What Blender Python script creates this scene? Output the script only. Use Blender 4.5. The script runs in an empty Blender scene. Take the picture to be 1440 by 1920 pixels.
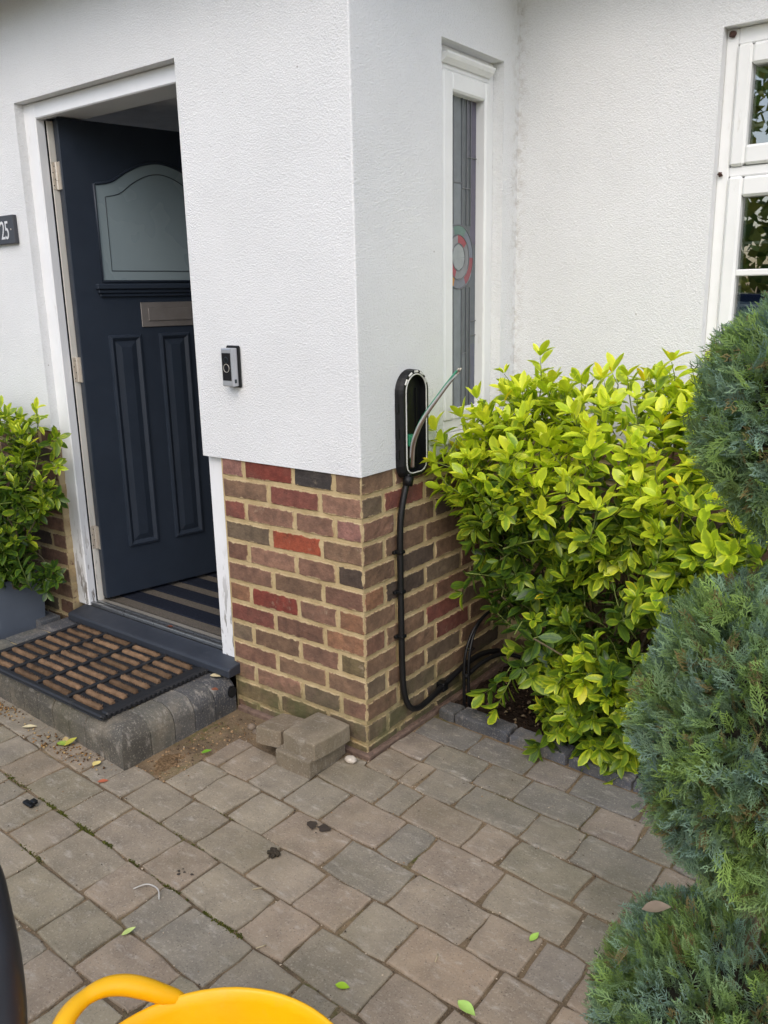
import bpy, bmesh, math, random
import numpy as np
from mathutils import Vector, Matrix
random.seed(7); rng = np.random.default_rng(7)
SC = bpy.context.scene; COL = SC.collection
R = math.radians

# ------------------------------------------------------------------ camera, sky, sun, exposure
cd = bpy.data.cameras.new('camera'); cam = bpy.data.objects.new('camera', cd); COL.objects.link(cam)
cam.location = (1.5592744, -1.90883626, 1.44741117)
cam.rotation_euler = (R(75.7029), R(1.1121), R(37.3862))
cd.sensor_fit = 'VERTICAL'; cd.sensor_height = 24.0; cd.lens = 24.0 * 1580.395 / 1920
cd.clip_start = 0.02; cd.clip_end = 400
SC.camera = cam
SUN_EL, SUN_AZ = 45, 156          # azimuth measured clockwise from +Y
world = bpy.data.worlds.new('World'); SC.world = world; world.use_nodes = True
wn = world.node_tree; wn.nodes.clear()
wo = wn.nodes.new('ShaderNodeOutputWorld'); wb = wn.nodes.new('ShaderNodeBackground'); ws = wn.nodes.new('ShaderNodeTexSky')
ws.sky_type = 'NISHITA'; ws.sun_disc = False; ws.sun_elevation = R(SUN_EL); ws.sun_rotation = R(SUN_AZ)
ws.air_density = 1.0; ws.dust_density = 2.5; ws.ozone_density = 1.0
wb.inputs[1].default_value = 0.15
wn.links.new(ws.outputs[0], wb.inputs[0]); wn.links.new(wb.outputs[0], wo.inputs[0])
sd = bpy.data.lights.new('sun', 'SUN'); sd.energy = 0.9; sd.angle = R(80); sd.color = (1, .998, .99)
sun = bpy.data.objects.new('sun', sd); COL.objects.link(sun)
sv = Vector((math.sin(R(SUN_AZ)) * math.cos(R(SUN_EL)), math.cos(R(SUN_AZ)) * math.cos(R(SUN_EL)), math.sin(R(SUN_EL))))
sun.rotation_euler = sv.to_track_quat('Z', 'Y').to_euler(); sun.location = (0, -6, 8)
SC.view_settings.view_transform = 'Standard'; SC.view_settings.look = 'None'
SC.view_settings.exposure = 0.63; SC.view_settings.gamma = 1.0; SC.view_settings.use_curve_mapping = False

# ------------------------------------------------------------------ helpers
def srgb(r, g, b):
    f = lambda c: (c / 255 / 12.92) if c / 255 <= .04045 else ((c / 255 + .055) / 1.055) ** 2.4
    return (f(r), f(g), f(b), 1)
def srgbv(a, b, col):
    k = random.uniform(a, b); return srgb(*[c * k for c in col])
def root(name, label, cat, loc=(0, 0, 0), group=None, kind=None):
    o = bpy.data.objects.new(name, None); COL.objects.link(o); o.location = loc; o.empty_display_size = .05
    if label: o['label'] = label
    if cat: o['category'] = cat
    if group: o['group'] = group
    if kind: o['kind'] = kind
    return o
def tag(o, label=None, cat=None, group=None, kind=None):
    if label: o['label'] = label
    if cat: o['category'] = cat
    if group: o['group'] = group
    if kind: o['kind'] = kind
    return o
def wloc(o):
    v = Vector((0, 0, 0))
    while o is not None: v += o.location; o = o.parent
    return v
def link(name, me, parent=None, at=(0, 0, 0), color=None):
    o = bpy.data.objects.new(name, me); COL.objects.link(o)
    o.location = Vector(at) - wloc(parent) if parent else Vector(at)
    if parent: o.parent = parent
    if color: o.color = color
    return o
def finish(name, me, mat, parent, smooth, color=None):
    """mesh given in world coordinates: origin moved to its centre"""
    n = len(me.vertices); co = np.empty(n * 3, 'f'); me.vertices.foreach_get('co', co); co = co.reshape(-1, 3)
    c = (co.min(0) + co.max(0)) / 2; c[2] = co[:, 2].min()
    me.vertices.foreach_set('co', (co - c).astype('f').ravel())
    if mat: me.materials.append(mat)
    if smooth: me.polygons.foreach_set('use_smooth', [True] * len(me.polygons))
    me.update()
    return link(name, me, parent, c.tolist(), color)
def from_bm(name, bm, mat, parent=None, smooth=False, color=None):
    bmesh.ops.recalc_face_normals(bm, faces=bm.faces)
    me = bpy.data.meshes.new(name); bm.to_mesh(me); bm.free()
    return finish(name, me, mat, parent, smooth, color)
def from_np(name, V, F, mat, parent=None, smooth=False, attrs=None, color=None):
    me = bpy.data.meshes.new(name); V = np.asarray(V, 'f'); 
    if isinstance(F, np.ndarray):
        k = F.shape[1]; me.vertices.add(len(V)); me.vertices.foreach_set('co', V.ravel())
        me.loops.add(F.size); me.loops.foreach_set('vertex_index', F.astype('i').ravel())
        me.polygons.add(len(F)); me.polygons.foreach_set('loop_start', np.arange(0, F.size, k, dtype='i'))
        me.update(calc_edges=True)
    else:
        me.from_pydata([tuple(map(float, v)) for v in V], [], F)
    for nm, arr in (attrs or {}).items():
        arr = np.asarray(arr, 'f')
        if arr.ndim == 1:
            a = me.attributes.new(nm, 'FLOAT', 'POINT'); a.data.foreach_set('value', arr)
        else:
            a = me.attributes.new(nm, 'FLOAT_COLOR', 'POINT')
            a.data.foreach_set('color', np.concatenate([arr, np.ones((len(arr), 1), 'f')], 1).astype('f').ravel())
    return finish(name, me, mat, parent, smooth, color)
def bx(bm, x0, x1, y0, y1, z0, z1, bev=0, seg=1):
    v = [bm.verts.new((x, y, z)) for z in (z0, z1) for y in (y0, y1) for x in (x0, x1)]
    fs = [bm.faces.new([v[i] for i in q]) for q in ((0, 2, 3, 1), (4, 5, 7, 6), (0, 1, 5, 4), (2, 6, 7, 3), (0, 4, 6, 2), (1, 3, 7, 5))]
    if bev:
        es = list({e for f in fs for e in f.edges})
        bmesh.ops.bevel(bm, geom=es, offset=bev, segments=seg, profile=.6, affect='EDGES', clamp_overlap=True)
def box(name, x0, x1, y0, y1, z0, z1, mat, parent=None, bev=0, seg=1, color=None):
    bm = bmesh.new(); bx(bm, x0, x1, y0, y1, z0, z1, bev, seg); return from_bm(name, bm, mat, parent, color=color)
def prism(bm, pts, z0, z1, T=None):
    """polygon pts (a,b) extruded z0..z1; T maps (a,b,h) to world"""
    T = T or (lambda a, b, h: (a, b, h))
    lo = [bm.verts.new(T(a, b, z0)) for a, b in pts]; hi = [bm.verts.new(T(a, b, z1)) for a, b in pts]
    n = len(pts); bm.faces.new(lo[::-1]); bm.faces.new(hi)
    for i in range(n): bm.faces.new((lo[i], lo[(i + 1) % n], hi[(i + 1) % n], hi[i]))
def catmull(P, n=8, closed=False):
    P = [np.array(p, float) for p in P]; out = []
    m = len(P); rg = range(m) if closed else range(m - 1)
    for i in rg:
        g = (lambda k: P[k % m]) if closed else (lambda k: P[min(max(k, 0), m - 1)])
        a, b, c, d = g(i - 1), g(i), g(i + 1), g(i + 2)
        for s in range(n):
            t = s / n; out.append(.5 * (2 * b + (c - a) * t + (2 * a - 5 * b + 4 * c - d) * t * t + (3 * b - a - 3 * c + d) * t ** 3))
    if not closed: out.append(P[-1])
    return out
def tube(bm, P, r, seg=8, closed=False, cap=True):
    P = [Vector(p) for p in P]; n = len(P); rings = []
    up = None
    for i in range(n):
        if closed: d = P[(i + 1) % n] - P[i - 1]
        else: d = P[min(i + 1, n - 1)] - P[max(i - 1, 0)]
        d.normalize()
        if up is None:
            up = Vector((0, 0, 1)) if abs(d.z) < .9 else Vector((0, 1, 0))
        a = (up - d * up.dot(d)).normalized(); up = a; b = d.cross(a)
        rr = r[i] if hasattr(r, '__len__') else r
        rings.append([bm.verts.new(P[i] + (a * math.cos(2 * math.pi * k / seg) + b * math.sin(2 * math.pi * k / seg)) * rr) for k in range(seg)])
    for i in range(n if closed else n - 1):
        A, B = rings[i], rings[(i + 1) % n]
        for k in range(seg): bm.faces.new((A[k], A[(k + 1) % seg], B[(k + 1) % seg], B[k]))
    if cap and not closed: bm.faces.new(rings[0][::-1]); bm.faces.new(rings[-1])
def tube_obj(name, P, r, mat, parent=None, seg=8, closed=False):
    bm = bmesh.new(); tube(bm, P, r, seg, closed); return from_bm(name, bm, mat, parent, True)

# ------------------------------------------------------------------ materials
class N:
    def __init__(s, name):
        s.m = bpy.data.materials.new(name); s.m.use_nodes = True; s.t = s.m.node_tree; s.t.nodes.clear()
        s.out = s.t.nodes.new('ShaderNodeOutputMaterial'); s.b = s.t.nodes.new('ShaderNodeBsdfPrincipled')
        s.t.links.new(s.b.outputs[0], s.out.inputs[0])
        g = s.t.nodes.new('ShaderNodeNewGeometry'); s.pos = g.outputs['Position']; s._h = None
        s.nor = g.outputs['Normal']
    def lk(s, a, b): s.t.links.new(a, b)
    def setv(s, inp, v):
        if hasattr(v, 'is_linked') or isinstance(v, bpy.types.NodeSocket): s.lk(v, inp)
        else: inp.default_value = v
    def node(s, ty, **k):
        n = s.t.nodes.new(ty)
        for a, v in k.items(): setattr(n, a, v)
        return n
    def noise(s, scale, detail=3, rough=.55, vec=None, stretch=None, off=None):
        n = s.node('ShaderNodeTexNoise'); n.inputs['Scale'].default_value = scale; n.inputs['Detail'].default_value = detail; n.inputs['Roughness'].default_value = rough
        v = vec or s.pos
        if stretch or off:
            mp = s.node('ShaderNodeMapping'); s.lk(v, mp.inputs['Vector'])
            if stretch: mp.inputs['Scale'].default_value = stretch
            if off: mp.inputs['Location'].default_value = off
            v = mp.outputs[0]
        s.lk(v, n.inputs['Vector']); return n.outputs[0]
    def voro(s, scale, feature='F1', vec=None):
        n = s.node('ShaderNodeTexVoronoi', feature=feature); n.inputs['Scale'].default_value = scale; s.lk(vec or s.pos, n.inputs['Vector']); return n.outputs['Distance']
    def ramp(s, fac, a, b, lo=0., hi=1.):
        n = s.node('ShaderNodeMapRange'); s.lk(fac, n.inputs[0]); n.inputs[1].default_value = a; n.inputs[2].default_value = b
        n.inputs[3].default_value = lo; n.inputs[4].default_value = hi; n.clamp = True; return n.outputs[0]
    def mix(s, fac, a, b, mode='MIX'):
        n = s.node('ShaderNodeMix', data_type='RGBA', blend_type=mode); s.setv(n.inputs[0], fac); s.setv(n.inputs[6], a); s.setv(n.inputs[7], b); return n.outputs[2]
    def math(s, op, a, b=0.):
        n = s.node('ShaderNodeMath', operation=op); s.setv(n.inputs[0], a); s.setv(n.inputs[1], b); return n.outputs[0]
    def sep(s, v=None):
        n = s.node('ShaderNodeSeparateXYZ'); s.lk(v or s.pos, n.inputs[0]); return n.outputs
    def objcol(s): return s.node('ShaderNodeObjectInfo').outputs['Color']
    def objrand(s): return s.node('ShaderNodeObjectInfo').outputs['Random']
    def attr(s, nm, out='Color'): n = s.node('ShaderNodeAttribute', attribute_name=nm); return n.outputs[out]
    def bump(s, h, strength, dist):
        n = s.node('ShaderNodeBump'); n.inputs['Strength'].default_value = strength; n.inputs['Distance'].default_value = dist
        s.lk(h, n.inputs['Height'])
        if s._h is not None: s.lk(s._h, n.inputs['Normal'])
        s._h = n.outputs[0]; s.lk(s._h, s.b.inputs['Normal'])
    def done(s, col, rough=.6, metal=0., spec=.5):
        s.setv(s.b.inputs['Base Color'], col); s.setv(s.b.inputs['Roughness'], rough); s.b.inputs['Metallic'].default_value = metal
        s.b.inputs['Specular IOR Level'].default_value = spec; return s.m
def plain(name, col, rough=.5, metal=0., spec=.5, var=.12, scale=9, bump=None):
    n = N(name); c = n.mix(n.ramp(n.noise(scale, 5, .65), .3, .7, 0, 1), tuple(x * (1 - var) for x in col[:3]) + (1,), tuple(min(1, x * (1 + var)) for x in col[:3]) + (1,))
    rg = n.ramp(n.noise(scale * 2.3, 4), .3, .7, max(.03, rough - .07), min(1, rough + .07))
    if bump: n.bump(n.noise(bump[0], 4, .6), bump[1], bump[2])
    return n.done(c, rg, metal, spec)

def mk_render():
    n = N('white_textured_render')
    x, y, z = n.sep()
    big = n.noise(2.2, 5, .6)
    c = n.mix(n.ramp(big, .35, .65), srgb(226, 227, 227), srgb(232, 233, 233))
    # grime with a shape of its own: splash specks, thin cobweb dirt along the inner corner
    sp = n.ramp(n.voro(9), .018, .03, 1, 0); sp = n.math('MULTIPLY', sp, n.ramp(n.noise(3.1, 2), .47, .55))
    c = n.mix(n.math('MULTIPLY', sp, .55), c, srgb(120, 108, 92))
    dx = n.math('ABSOLUTE', n.math('SUBTRACT', x, 0.0)); dy = n.math('ABSOLUTE', n.math('SUBTRACT', y, .914))
    cor = n.math('MULTIPLY', n.ramp(dx, .004, .05, 1, 0), n.ramp(dy, .004, .06, 1, 0))
    web = n.math('MULTIPLY', cor, n.ramp(n.noise(38, 5, .7), .47, .62))
    c = n.mix(n.math('MULTIPLY', web, .4), c, srgb(160, 148, 132))
    g1 = n.noise(160, 4, .68, stretch=(1, 1, 1.3)); g2 = n.voro(190)
    pit = n.ramp(g1, .33, .47, .6, 0)
    c = n.mix(n.math('MULTIPLY', pit, .35), c, srgb(176, 172, 165))
    n.bump(n.math('ADD', g1, n.math('MULTIPLY', g2, .5)), .85, .0034)
    return n.done(c, .9, spec=.25)
def mk_brick():
    n = N('weathered_facing_brick'); oc = n.objcol(); x, y, z = n.sep()
    rnd = n.objrand(); off = n.node('ShaderNodeCombineXYZ'); n.setv(off.inputs[0], n.math('MULTIPLY', rnd, 40.)); n.setv(off.inputs[1], n.math('MULTIPLY', rnd, 17.))
    va = n.node('ShaderNodeVectorMath', operation='ADD'); n.lk(n.pos, va.inputs[0]); n.lk(off.outputs[0], va.inputs[1]); v = va.outputs[0]
    c = n.mix(1., oc, n.mix(n.ramp(n.noise(28, 5, .7, v), .3, .72), (.62, .62, .64, 1), (1.3, 1.25, 1.2, 1)), 'MULTIPLY')
    c = n.mix(n.math('MULTIPLY', n.ramp(n.noise(13, 4, .6, v), .48, .68), .42), c, srgb(88, 72, 62))
    lime = n.math('MULTIPLY', n.ramp(n.noise(19, 6, .75, v, off=(3, 1, 9)), .6, .72), n.ramp(rnd, .3, .75, 0, .85))
    c = n.mix(n.math('MULTIPLY', lime, .62), c, srgb(190, 172, 146))
    c = n.mix(n.ramp(n.noise(160, 2, .6, v), .66, .74, 0, .55), c, srgb(55, 45, 42))
    tco = n.node('ShaderNodeTexCoord').outputs['Object']; ox, oy, oz = n.sep(tco)
    ed = n.math('MINIMUM', n.math('SUBTRACT', n.attr('half', 'Fac'), n.math('ABSOLUTE', ox)), n.math('SUBTRACT', .0315, n.math('ABSOLUTE', oz)))
    core = n.math('ADD', n.math('MULTIPLY', ed, 30.), n.ramp(n.noise(32, 5, .7, off=(4, 4, 2)), .34, .72, -.17, .10))
    smear = n.ramp(core, .0, .07, .9, 0)
    mo_ = n.mix(n.ramp(n.noise(14, 5, .65), .3, .7), srgb(166, 144, 106), srgb(200, 180, 142)); c = n.mix(smear, c, mo_)
    # green algae growing at the foot of the wall
    al = n.math('MULTIPLY', n.ramp(z, .03, .22, 1, 0), n.ramp(n.noise(9, 5, .65), .42, .62))
    c = n.mix(n.math('MULTIPLY', al, .75), c, srgb(92, 96, 62))
    n.bump(n.noise(55, 5, .7, v), .8, .006); n.bump(n.noise(210, 3, .6, v), .35, .0015)
    return n.done(c, .88, spec=.2)
def mk_mortar():
    n = N('sandy_lime_mortar'); x, y, z = n.sep()
    c = n.mix(n.ramp(n.noise(14, 5, .65), .3, .7), srgb(170, 148, 108), srgb(202, 182, 142))
    c = n.mix(n.ramp(n.noise(120, 3, .6), .6, .75, 0, .5), c, srgb(140, 118, 84))
    al = n.math('MULTIPLY', n.ramp(z, .03, .22, 1, 0), n.ramp(n.noise(9, 5, .65), .38, .6))
    c = n.mix(n.math('MULTIPLY', al, .8), c, srgb(88, 92, 60))
    n.bump(n.noise(90, 4, .65), .6, .004); return n.done(c, .95, spec=.1)
def mk_paver():
    n = N('tumbled_concrete_paver'); oc = n.objcol(); x, y, z = n.sep()
    rnd = n.objrand(); off = n.node('ShaderNodeCombineXYZ'); n.setv(off.inputs[0], n.math('MULTIPLY', rnd, 31.)); n.setv(off.inputs[1], n.math('MULTIPLY', rnd, 57.))
    va = n.node('ShaderNodeVectorMath', operation='ADD'); n.lk(n.pos, va.inputs[0]); n.lk(off.outputs[0], va.inputs[1]); v = va.outputs[0]
    c = n.mix(1., oc, n.mix(n.ramp(n.noise(11, 5, .62, v), .3, .7), (.78, .78, .79, 1), (1.18, 1.16, 1.13, 1)), 'MULTIPLY')
    c = n.mix(n.ramp(n.noise(170, 3, .65), .56, .72, 0, .5), c, srgb(196, 186, 168))
    c = n.mix(n.ramp(n.noise(210, 2, .6, off=(5, 5, 5)), .6, .74, 0, .6), c, srgb(52, 48, 44))
    sc = n.ramp(n.noise(16, 6, .7, v, stretch=(1, 2.3, 1), off=(9, 4, 0)), .55, .72)
    c = n.mix(n.math('MULTIPLY', sc, .5), c, srgb(196, 188, 175))
    gr = n.ramp(n.noise(2.3, 4, .6, off=(1, 2, 3)), .5, .68)
    c = n.mix(n.math('MULTIPLY', gr, .36), c, srgb(96, 90, 62))
    dk = n.ramp(n.noise(5.5, 4, .6, off=(7, 2, 3)), .58, .72)
    c = n.mix(n.math('MULTIPLY', dk, .2), c, srgb(70, 64, 58))
    c = n.mix(n.ramp(n.noise(6.5, 6, .72, off=(3, 8, 1)), .5, .72, 0, .34), c, srgb(172, 158, 136))
    sp = n.ramp(n.voro(14), .025, .05, 1, 0); c = n.mix(n.math('MULTIPLY', n.math('MULTIPLY', sp, n.ramp(n.noise(4, 2), .5, .56)), .7), c, srgb(45, 42, 40))
    n.bump(n.noise(24, 5, .6), .5, .006); n.bump(n.noise(150, 4, .7), .7, .0022)
    return n.done(c, .82, spec=.3)
def mk_sandbed():
    n = N('joint_sand_and_grit')
    c = n.mix(n.ramp(n.noise(6, 4, .6), .35, .65), srgb(104, 90, 72), srgb(146, 126, 100))
    c = n.mix(n.ramp(n.voro(190), .1, .3, .6, 0), c, srgb(178, 158, 132))
    c = n.mix(n.ramp(n.noise(260, 3, .7), .55, .72), c, srgb(66, 57, 48))
    m = n.math('MULTIPLY', n.ramp(n.noise(3.2, 4, .6, off=(2.2, .4, 0)), .55, .66), n.ramp(n.noise(60, 3), .4, .6))
    c = n.mix(n.math('MULTIPLY', m, .8), c, srgb(84, 90, 40))
    n.bump(n.noise(170, 4, .7), .9, .006); return n.done(c, .95, spec=.1)
def mk_leaf(obj):
    n = N('variegated_leaf' + ('' if obj else '_mass'))
    col = n.objcol() if obj else n.attr('tone')
    r, g, b = n.sep(col)
    e = n.attr('edge', 'Fac')
    ee = n.math('ADD', e, n.ramp(n.noise(60, 3), .3, .7, -.35, .35))
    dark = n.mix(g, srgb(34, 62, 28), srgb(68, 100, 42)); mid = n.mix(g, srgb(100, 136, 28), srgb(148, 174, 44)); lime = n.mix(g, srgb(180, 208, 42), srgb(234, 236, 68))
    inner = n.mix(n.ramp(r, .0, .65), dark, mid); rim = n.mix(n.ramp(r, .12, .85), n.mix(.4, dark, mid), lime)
    rim = n.mix(n.ramp(b, .5, 1), rim, srgb(244, 208, 24))
    c = n.mix(n.ramp(ee, .35, .75), inner, rim)
    c = n.mix(n.ramp(r, .7, 1.0, 0, .75), c, rim)
    c = n.mix(n.ramp(e, .0, .1, .35, 0), c, n.mix(.5, c, srgb(180, 190, 90)))
    n.done(c, .34, spec=.45); n.bump(n.noise(240, 2), .25, .001)
    tr = n.node('ShaderNodeBsdfTranslucent'); n.lk(n.mix(1., c, (1.25, 1.3, .7, 1), 'MULTIPLY'), tr.inputs[0])
    ms = n.node('ShaderNodeMixShader'); ms.inputs[0].default_value = .3; n.lk(n.b.outputs[0], ms.inputs[1]); n.lk(tr.outputs[0], ms.inputs[2]); n.lk(ms.outputs[0], n.out.inputs[0])
    return n.m
def mk_conifer():
    n = N('cypress_spray'); t = n.attr('tone'); n.done(t, .6, spec=.3)
    tr = n.node('ShaderNodeBsdfTranslucent'); n.lk(t, tr.inputs[0])
    ms = n.node('ShaderNodeMixShader'); ms.inputs[0].default_value = .32; n.lk(n.b.outputs[0], ms.inputs[1]); n.lk(tr.outputs[0], ms.inputs[2]); n.lk(ms.outputs[0], n.out.inputs[0])
    return n.m
def mk_frame(name, base, peel):
    n = N(name); x, y, z = n.sep()
    c = n.mix(n.ramp(n.noise(5, 5, .6), .35, .7), tuple(k * .93 for k in base[:3]) + (1,), base)
    c = n.mix(n.ramp(n.noise(45, 5, .7, stretch=(1, 1, .25)), .62, .75, 0, .3), c, srgb(170, 160, 140))
    if peel:
        pl = n.math('MULTIPLY', n.ramp(z, .2, .62, 1, 0), n.ramp(n.noise(46, 4, .6, stretch=(1, 1, .22)), .55, .6))
        c = n.mix(n.math('MULTIPLY', pl, .9), c, srgb(108, 98, 86)); n.bump(pl, .6, -.002)
    n.bump(n.noise(70, 3, .5, stretch=(1, 1, .1)), .12, .002)
    return n.done(c, .4, spec=.45)
def mk_glass(name, tint, reflect):
    n = N(name); tr = n.node('ShaderNodeBsdfTransparent'); tr.inputs[0].default_value = tint
    gl = n.node('ShaderNodeBsdfGlossy'); gl.inputs['Roughness'].default_value = .006
    n.bump(n.noise(2.5, 2), .03, .01); n.lk(n._h, gl.inputs['Normal'])
    lw = n.node('ShaderNodeLayerWeight'); lw.inputs[0].default_value = .35
    ms = n.node('ShaderNodeMixShader'); n.lk(n.ramp(lw.outputs['Fresnel'], 0, 1, reflect, 1), ms.inputs[0]); n.lk(tr.outputs[0], ms.inputs[1]); n.lk(gl.outputs[0], ms.inputs[2]); n.lk(ms.outputs[0], n.out.inputs[0])
    return n.m
def mk_objpaint(name, rough, spec=.5, bump=None, var=.15):
    n = N(name); oc = n.objcol()
    c = n.mix(1., oc, n.mix(n.ramp(n.noise(30, 4, .6), .3, .7), (1 - var,) * 3 + (1,), (1 + var,) * 3 + (1,)), 'MULTIPLY')
    if bump: n.bump(n.noise(bump[0], 4, .6), bump[1], bump[2])
    return n.done(c, rough, spec=spec)
def mk_scuffed(name, col, scuff, rough, amt=.6):
    n = N(name); c = n.mix(n.ramp(n.noise(4, 4), .3, .7), tuple(k * .8 for k in col[:3]) + (1,), col)
    s1 = n.ramp(n.noise(22, 6, .75, stretch=(1, 1, .4)), .58, .72)
    c = n.mix(n.math('MULTIPLY', s1, amt), c, scuff)
    n.bump(n.noise(60, 4), .2, .002); return n.done(c, n.ramp(n.noise(12, 4), .3, .7, rough - .08, rough + .12), spec=.5)

RENDER = mk_render(); BRICK = mk_brick(); MORTAR = mk_mortar(); PAVER = mk_paver(); SANDBED = mk_sandbed()
LEAF_O = mk_leaf(True); LEAF_M = mk_leaf(False); CONIFER = mk_conifer()
FRAMEW = mk_frame('old_white_gloss_paint', srgb(240, 241, 242), True); UPVC = mk_frame('white_window_plastic', srgb(238, 239, 237), False)
REBATE = mk_frame('cream_door_rebate', srgb(226, 222, 212), True)
NAVY = plain('navy_door_paint', srgb(41, 49, 61), .42, spec=.4, var=.08, bump=(60, .06, .002))
FROST = plain('frosted_door_glass', srgb(130, 144, 149), .28, spec=.5, var=.03, scale=.6)
DARKGREY = plain('dark_groove', srgb(40, 50, 56), .5)
STEEL = plain('brushed_nickel', srgb(206, 198, 186), .4, .55, var=.1, scale=40)
PLATE = plain('bronze_letter_plate', srgb(150, 144, 140), .4, .6, var=.1, scale=14)
ALU = plain('aluminium_threshold', srgb(176, 178, 180), .32, .9, var=.12, scale=30)
SLATE = mk_scuffed('dark_slate_tile', srgb(50, 55, 64), srgb(96, 98, 102), .55, .25)
BLACKP = plain('black_plastic', srgb(13, 14, 16), .5, var=.15, spec=.35)
BLACKR = mk_scuffed('black_rubber', srgb(32, 33, 36), srgb(92, 88, 80), .62, .4)
CABLEB = plain('black_conduit', srgb(18, 18, 20), .45, var=.15)
WHITEP = plain('pale_gasket', srgb(206, 206, 200), .4)
COIR = mk_objpaint('coir_bristle', .95, .05, (420, 1., .004), .3)
PAINTO = mk_objpaint('painted_piece', .4)
LEADGLASS = mk_objpaint('obscured_leaded_glass', .16, .5, (55, .12, .003), .1)
LEAD = plain('lead_came', srgb(120, 122, 125), .45, .5)
GLASS = mk_glass('window_glass', (.72, .76, .75, 1), .26)
DARKWALL = plain('hall_wall_paint', srgb(120, 126, 134), .8)
CEIL = plain('hall_ceiling_paint', srgb(214, 214, 214), .85)
HALLFLOOR = plain('hall_floor', srgb(92, 84, 74), .6)
CARPET = plain('navy_mat_pile', srgb(36, 40, 50), .98, spec=.05, var=.4, scale=140, bump=(300, 1., .004))
MESHSTRIP = plain('grey_mat_strip', srgb(98, 92, 84), .9, spec=.1, var=.45, scale=260, bump=(400, 1., .003))
SOIL = plain('dark_garden_soil', srgb(52, 42, 35), .97, spec=.1, var=.5, scale=30, bump=(60, 1., .02))
SANDP = plain('spilt_building_sand', srgb(132, 108, 80), .97, spec=.1, var=.6, scale=110, bump=(160, 1., .014))
KERB = mk_paver()
YELLOW = mk_scuffed('yellow_flexible_plastic', srgb(255, 190, 4), srgb(226, 178, 70), .40, .35)
SOFFIT = plain('white_soffit_board', srgb(188, 192, 194), .5)
BARK = plain('brown_stem_bark', srgb(104, 92, 70), .9, var=.3, scale=60)
STEMG = plain('green_stem', srgb(118, 132, 62), .7, var=.25, scale=60)
PLANTERM = mk_scuffed('slate_grey_planter', srgb(100, 108, 120), srgb(128, 134, 142), .6, .5)
STONE = plain('pale_pebble', srgb(196, 186, 172), .8, var=.3, scale=70, bump=(90, .6, .004))
GRIT = mk_objpaint('grit', .9)

# ------------------------------------------------------------------ ground
g = bmesh.new(); bx(g, -60, 60, -60, 60, -.30, -.085); tag(from_bm('ground', g, SANDBED), kind='structure')
pave = root('pavement', 'grey and brown tumbled block paving', None, (0, -1, 0), kind='structure')
g = bmesh.new(); bmesh.ops.create_grid(g, x_segments=2, y_segments=2, size=1)
for v in g.verts: v.co = Vector((v.co.x * 3.2 - .2, v.co.y * 1.9 - 1.72 + .22, -.0058))
from_bm('joint_sand', g, SANDBED, pave)

LN = [(-.064, .352), (-.054, .218), (-.064, .087), (-.078, -.045), (-.070, -.186), (-.052, -.347), (-.036, -.500), (-.046, -.642), (-.042, -.791), (-.045, -.944), (-.040, -1.092)]
for k in range(11, 22): LN.append((-.042, LN[-1][1] - .149))
JX = [[.02, .238, .459, .608, .828], [.02, .156, .348, .498, .718, .868], [.02, .157, .22, .371, .596, .748, .967],
      [-.20, -.066, .172, .273, .491, .607, .829, .944], [-.434, -.361, -.217, -.062, .096, .311, .422, .644, .873],
      [-.435, -.296, -.141, .012, .237, .46, .689, .836], [-1.05, -.94, -.80, -.69, -.583, -.462, -.267, -.106, .102, .276, .428, .573, .801, .945],
      [-.931, -.764, -.54, -.387, -.15, .01, .233, .386, .611, .762], [-.58, -.421, -.19, -.029, .079, .304, .464, .575],
      [-.396, -.156, .012, .231], [-.082, .076]]
def extend(row, xs):
    xs = list(xs) if xs else [random.uniform(-.2, .0)]
    while xs[-1] < 2.15: xs.append(xs[-1] + random.choice((.112, .148, .15, .222)))
    if row >= 6:
        while xs[0] > -2.5: xs.insert(0, xs[0] - random.choice((.112, .148, .15, .222)))
    return xs
TINT = [srgb(*c) for c in ((150, 139, 120), (145, 135, 117), (152, 139, 121), (141, 133, 118), (151, 136, 116), (147, 137, 120), (153, 137, 118), (143, 134, 113))]
def paver_mesh(poly, top, th, joint=.0030, rnd=.0045, wob=.0036):
    """tumbled block: wavy outline, worn arris, shallow crown"""
    c = np.mean(poly, 0); n = len(poly); out = []
    P = []
    for i in range(n):
        a, b = np.array(poly[i]), np.array(poly[(i + 1) % n])
        d = b - a; L = np.hypot(*d); d = d / L; nrm = np.array([-d[1], d[0]])
        for t in (.045, .33, .66, .955):
            p = a + d * L * t + nrm * (joint + random.uniform(-wob, wob) + (.0022 if t in (.045, .955) else 0)); P.append(p)
    P = np.array(P); m = len(P); ctr = P.mean(0)
    def ring(ins, z): 
        q = P + (ctr - P) / np.linalg.norm(ctr - P, axis=1)[:, None] * ins; return np.column_stack([q, np.full(m, z)])
    tilt = np.array([random.uniform(-.012, .012), random.uniform(-.012, .012)])
    r0, r1, r2, r3 = ring(0, top - th), ring(0, top - rnd), ring(rnd * .35, top - rnd * .3), ring(rnd * 1.3, top)
    for r in (r1, r2, r3): r[:, 2] += (r[:, :2] - ctr) @ tilt
    V = np.concatenate([r0, r1, r2, r3, [[ctr[0], ctr[1], top + .0006]]])
    F = []
    for k in range(3):
        for i in range(m): j = (i + 1) % m; F.append((k * m + i, k * m + j, (k + 1) * m + j, (k + 1) * m + i))
    for i in range(m): F.append((3 * m + i, 3 * m + (i + 1) % m, 4 * m))
    return V, F
def in_step(x, y): return (x < -.60 and y > -.46)
massV, massF, mo = [], [], 0
camxy = np.array([1.56, -1.91])
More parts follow.
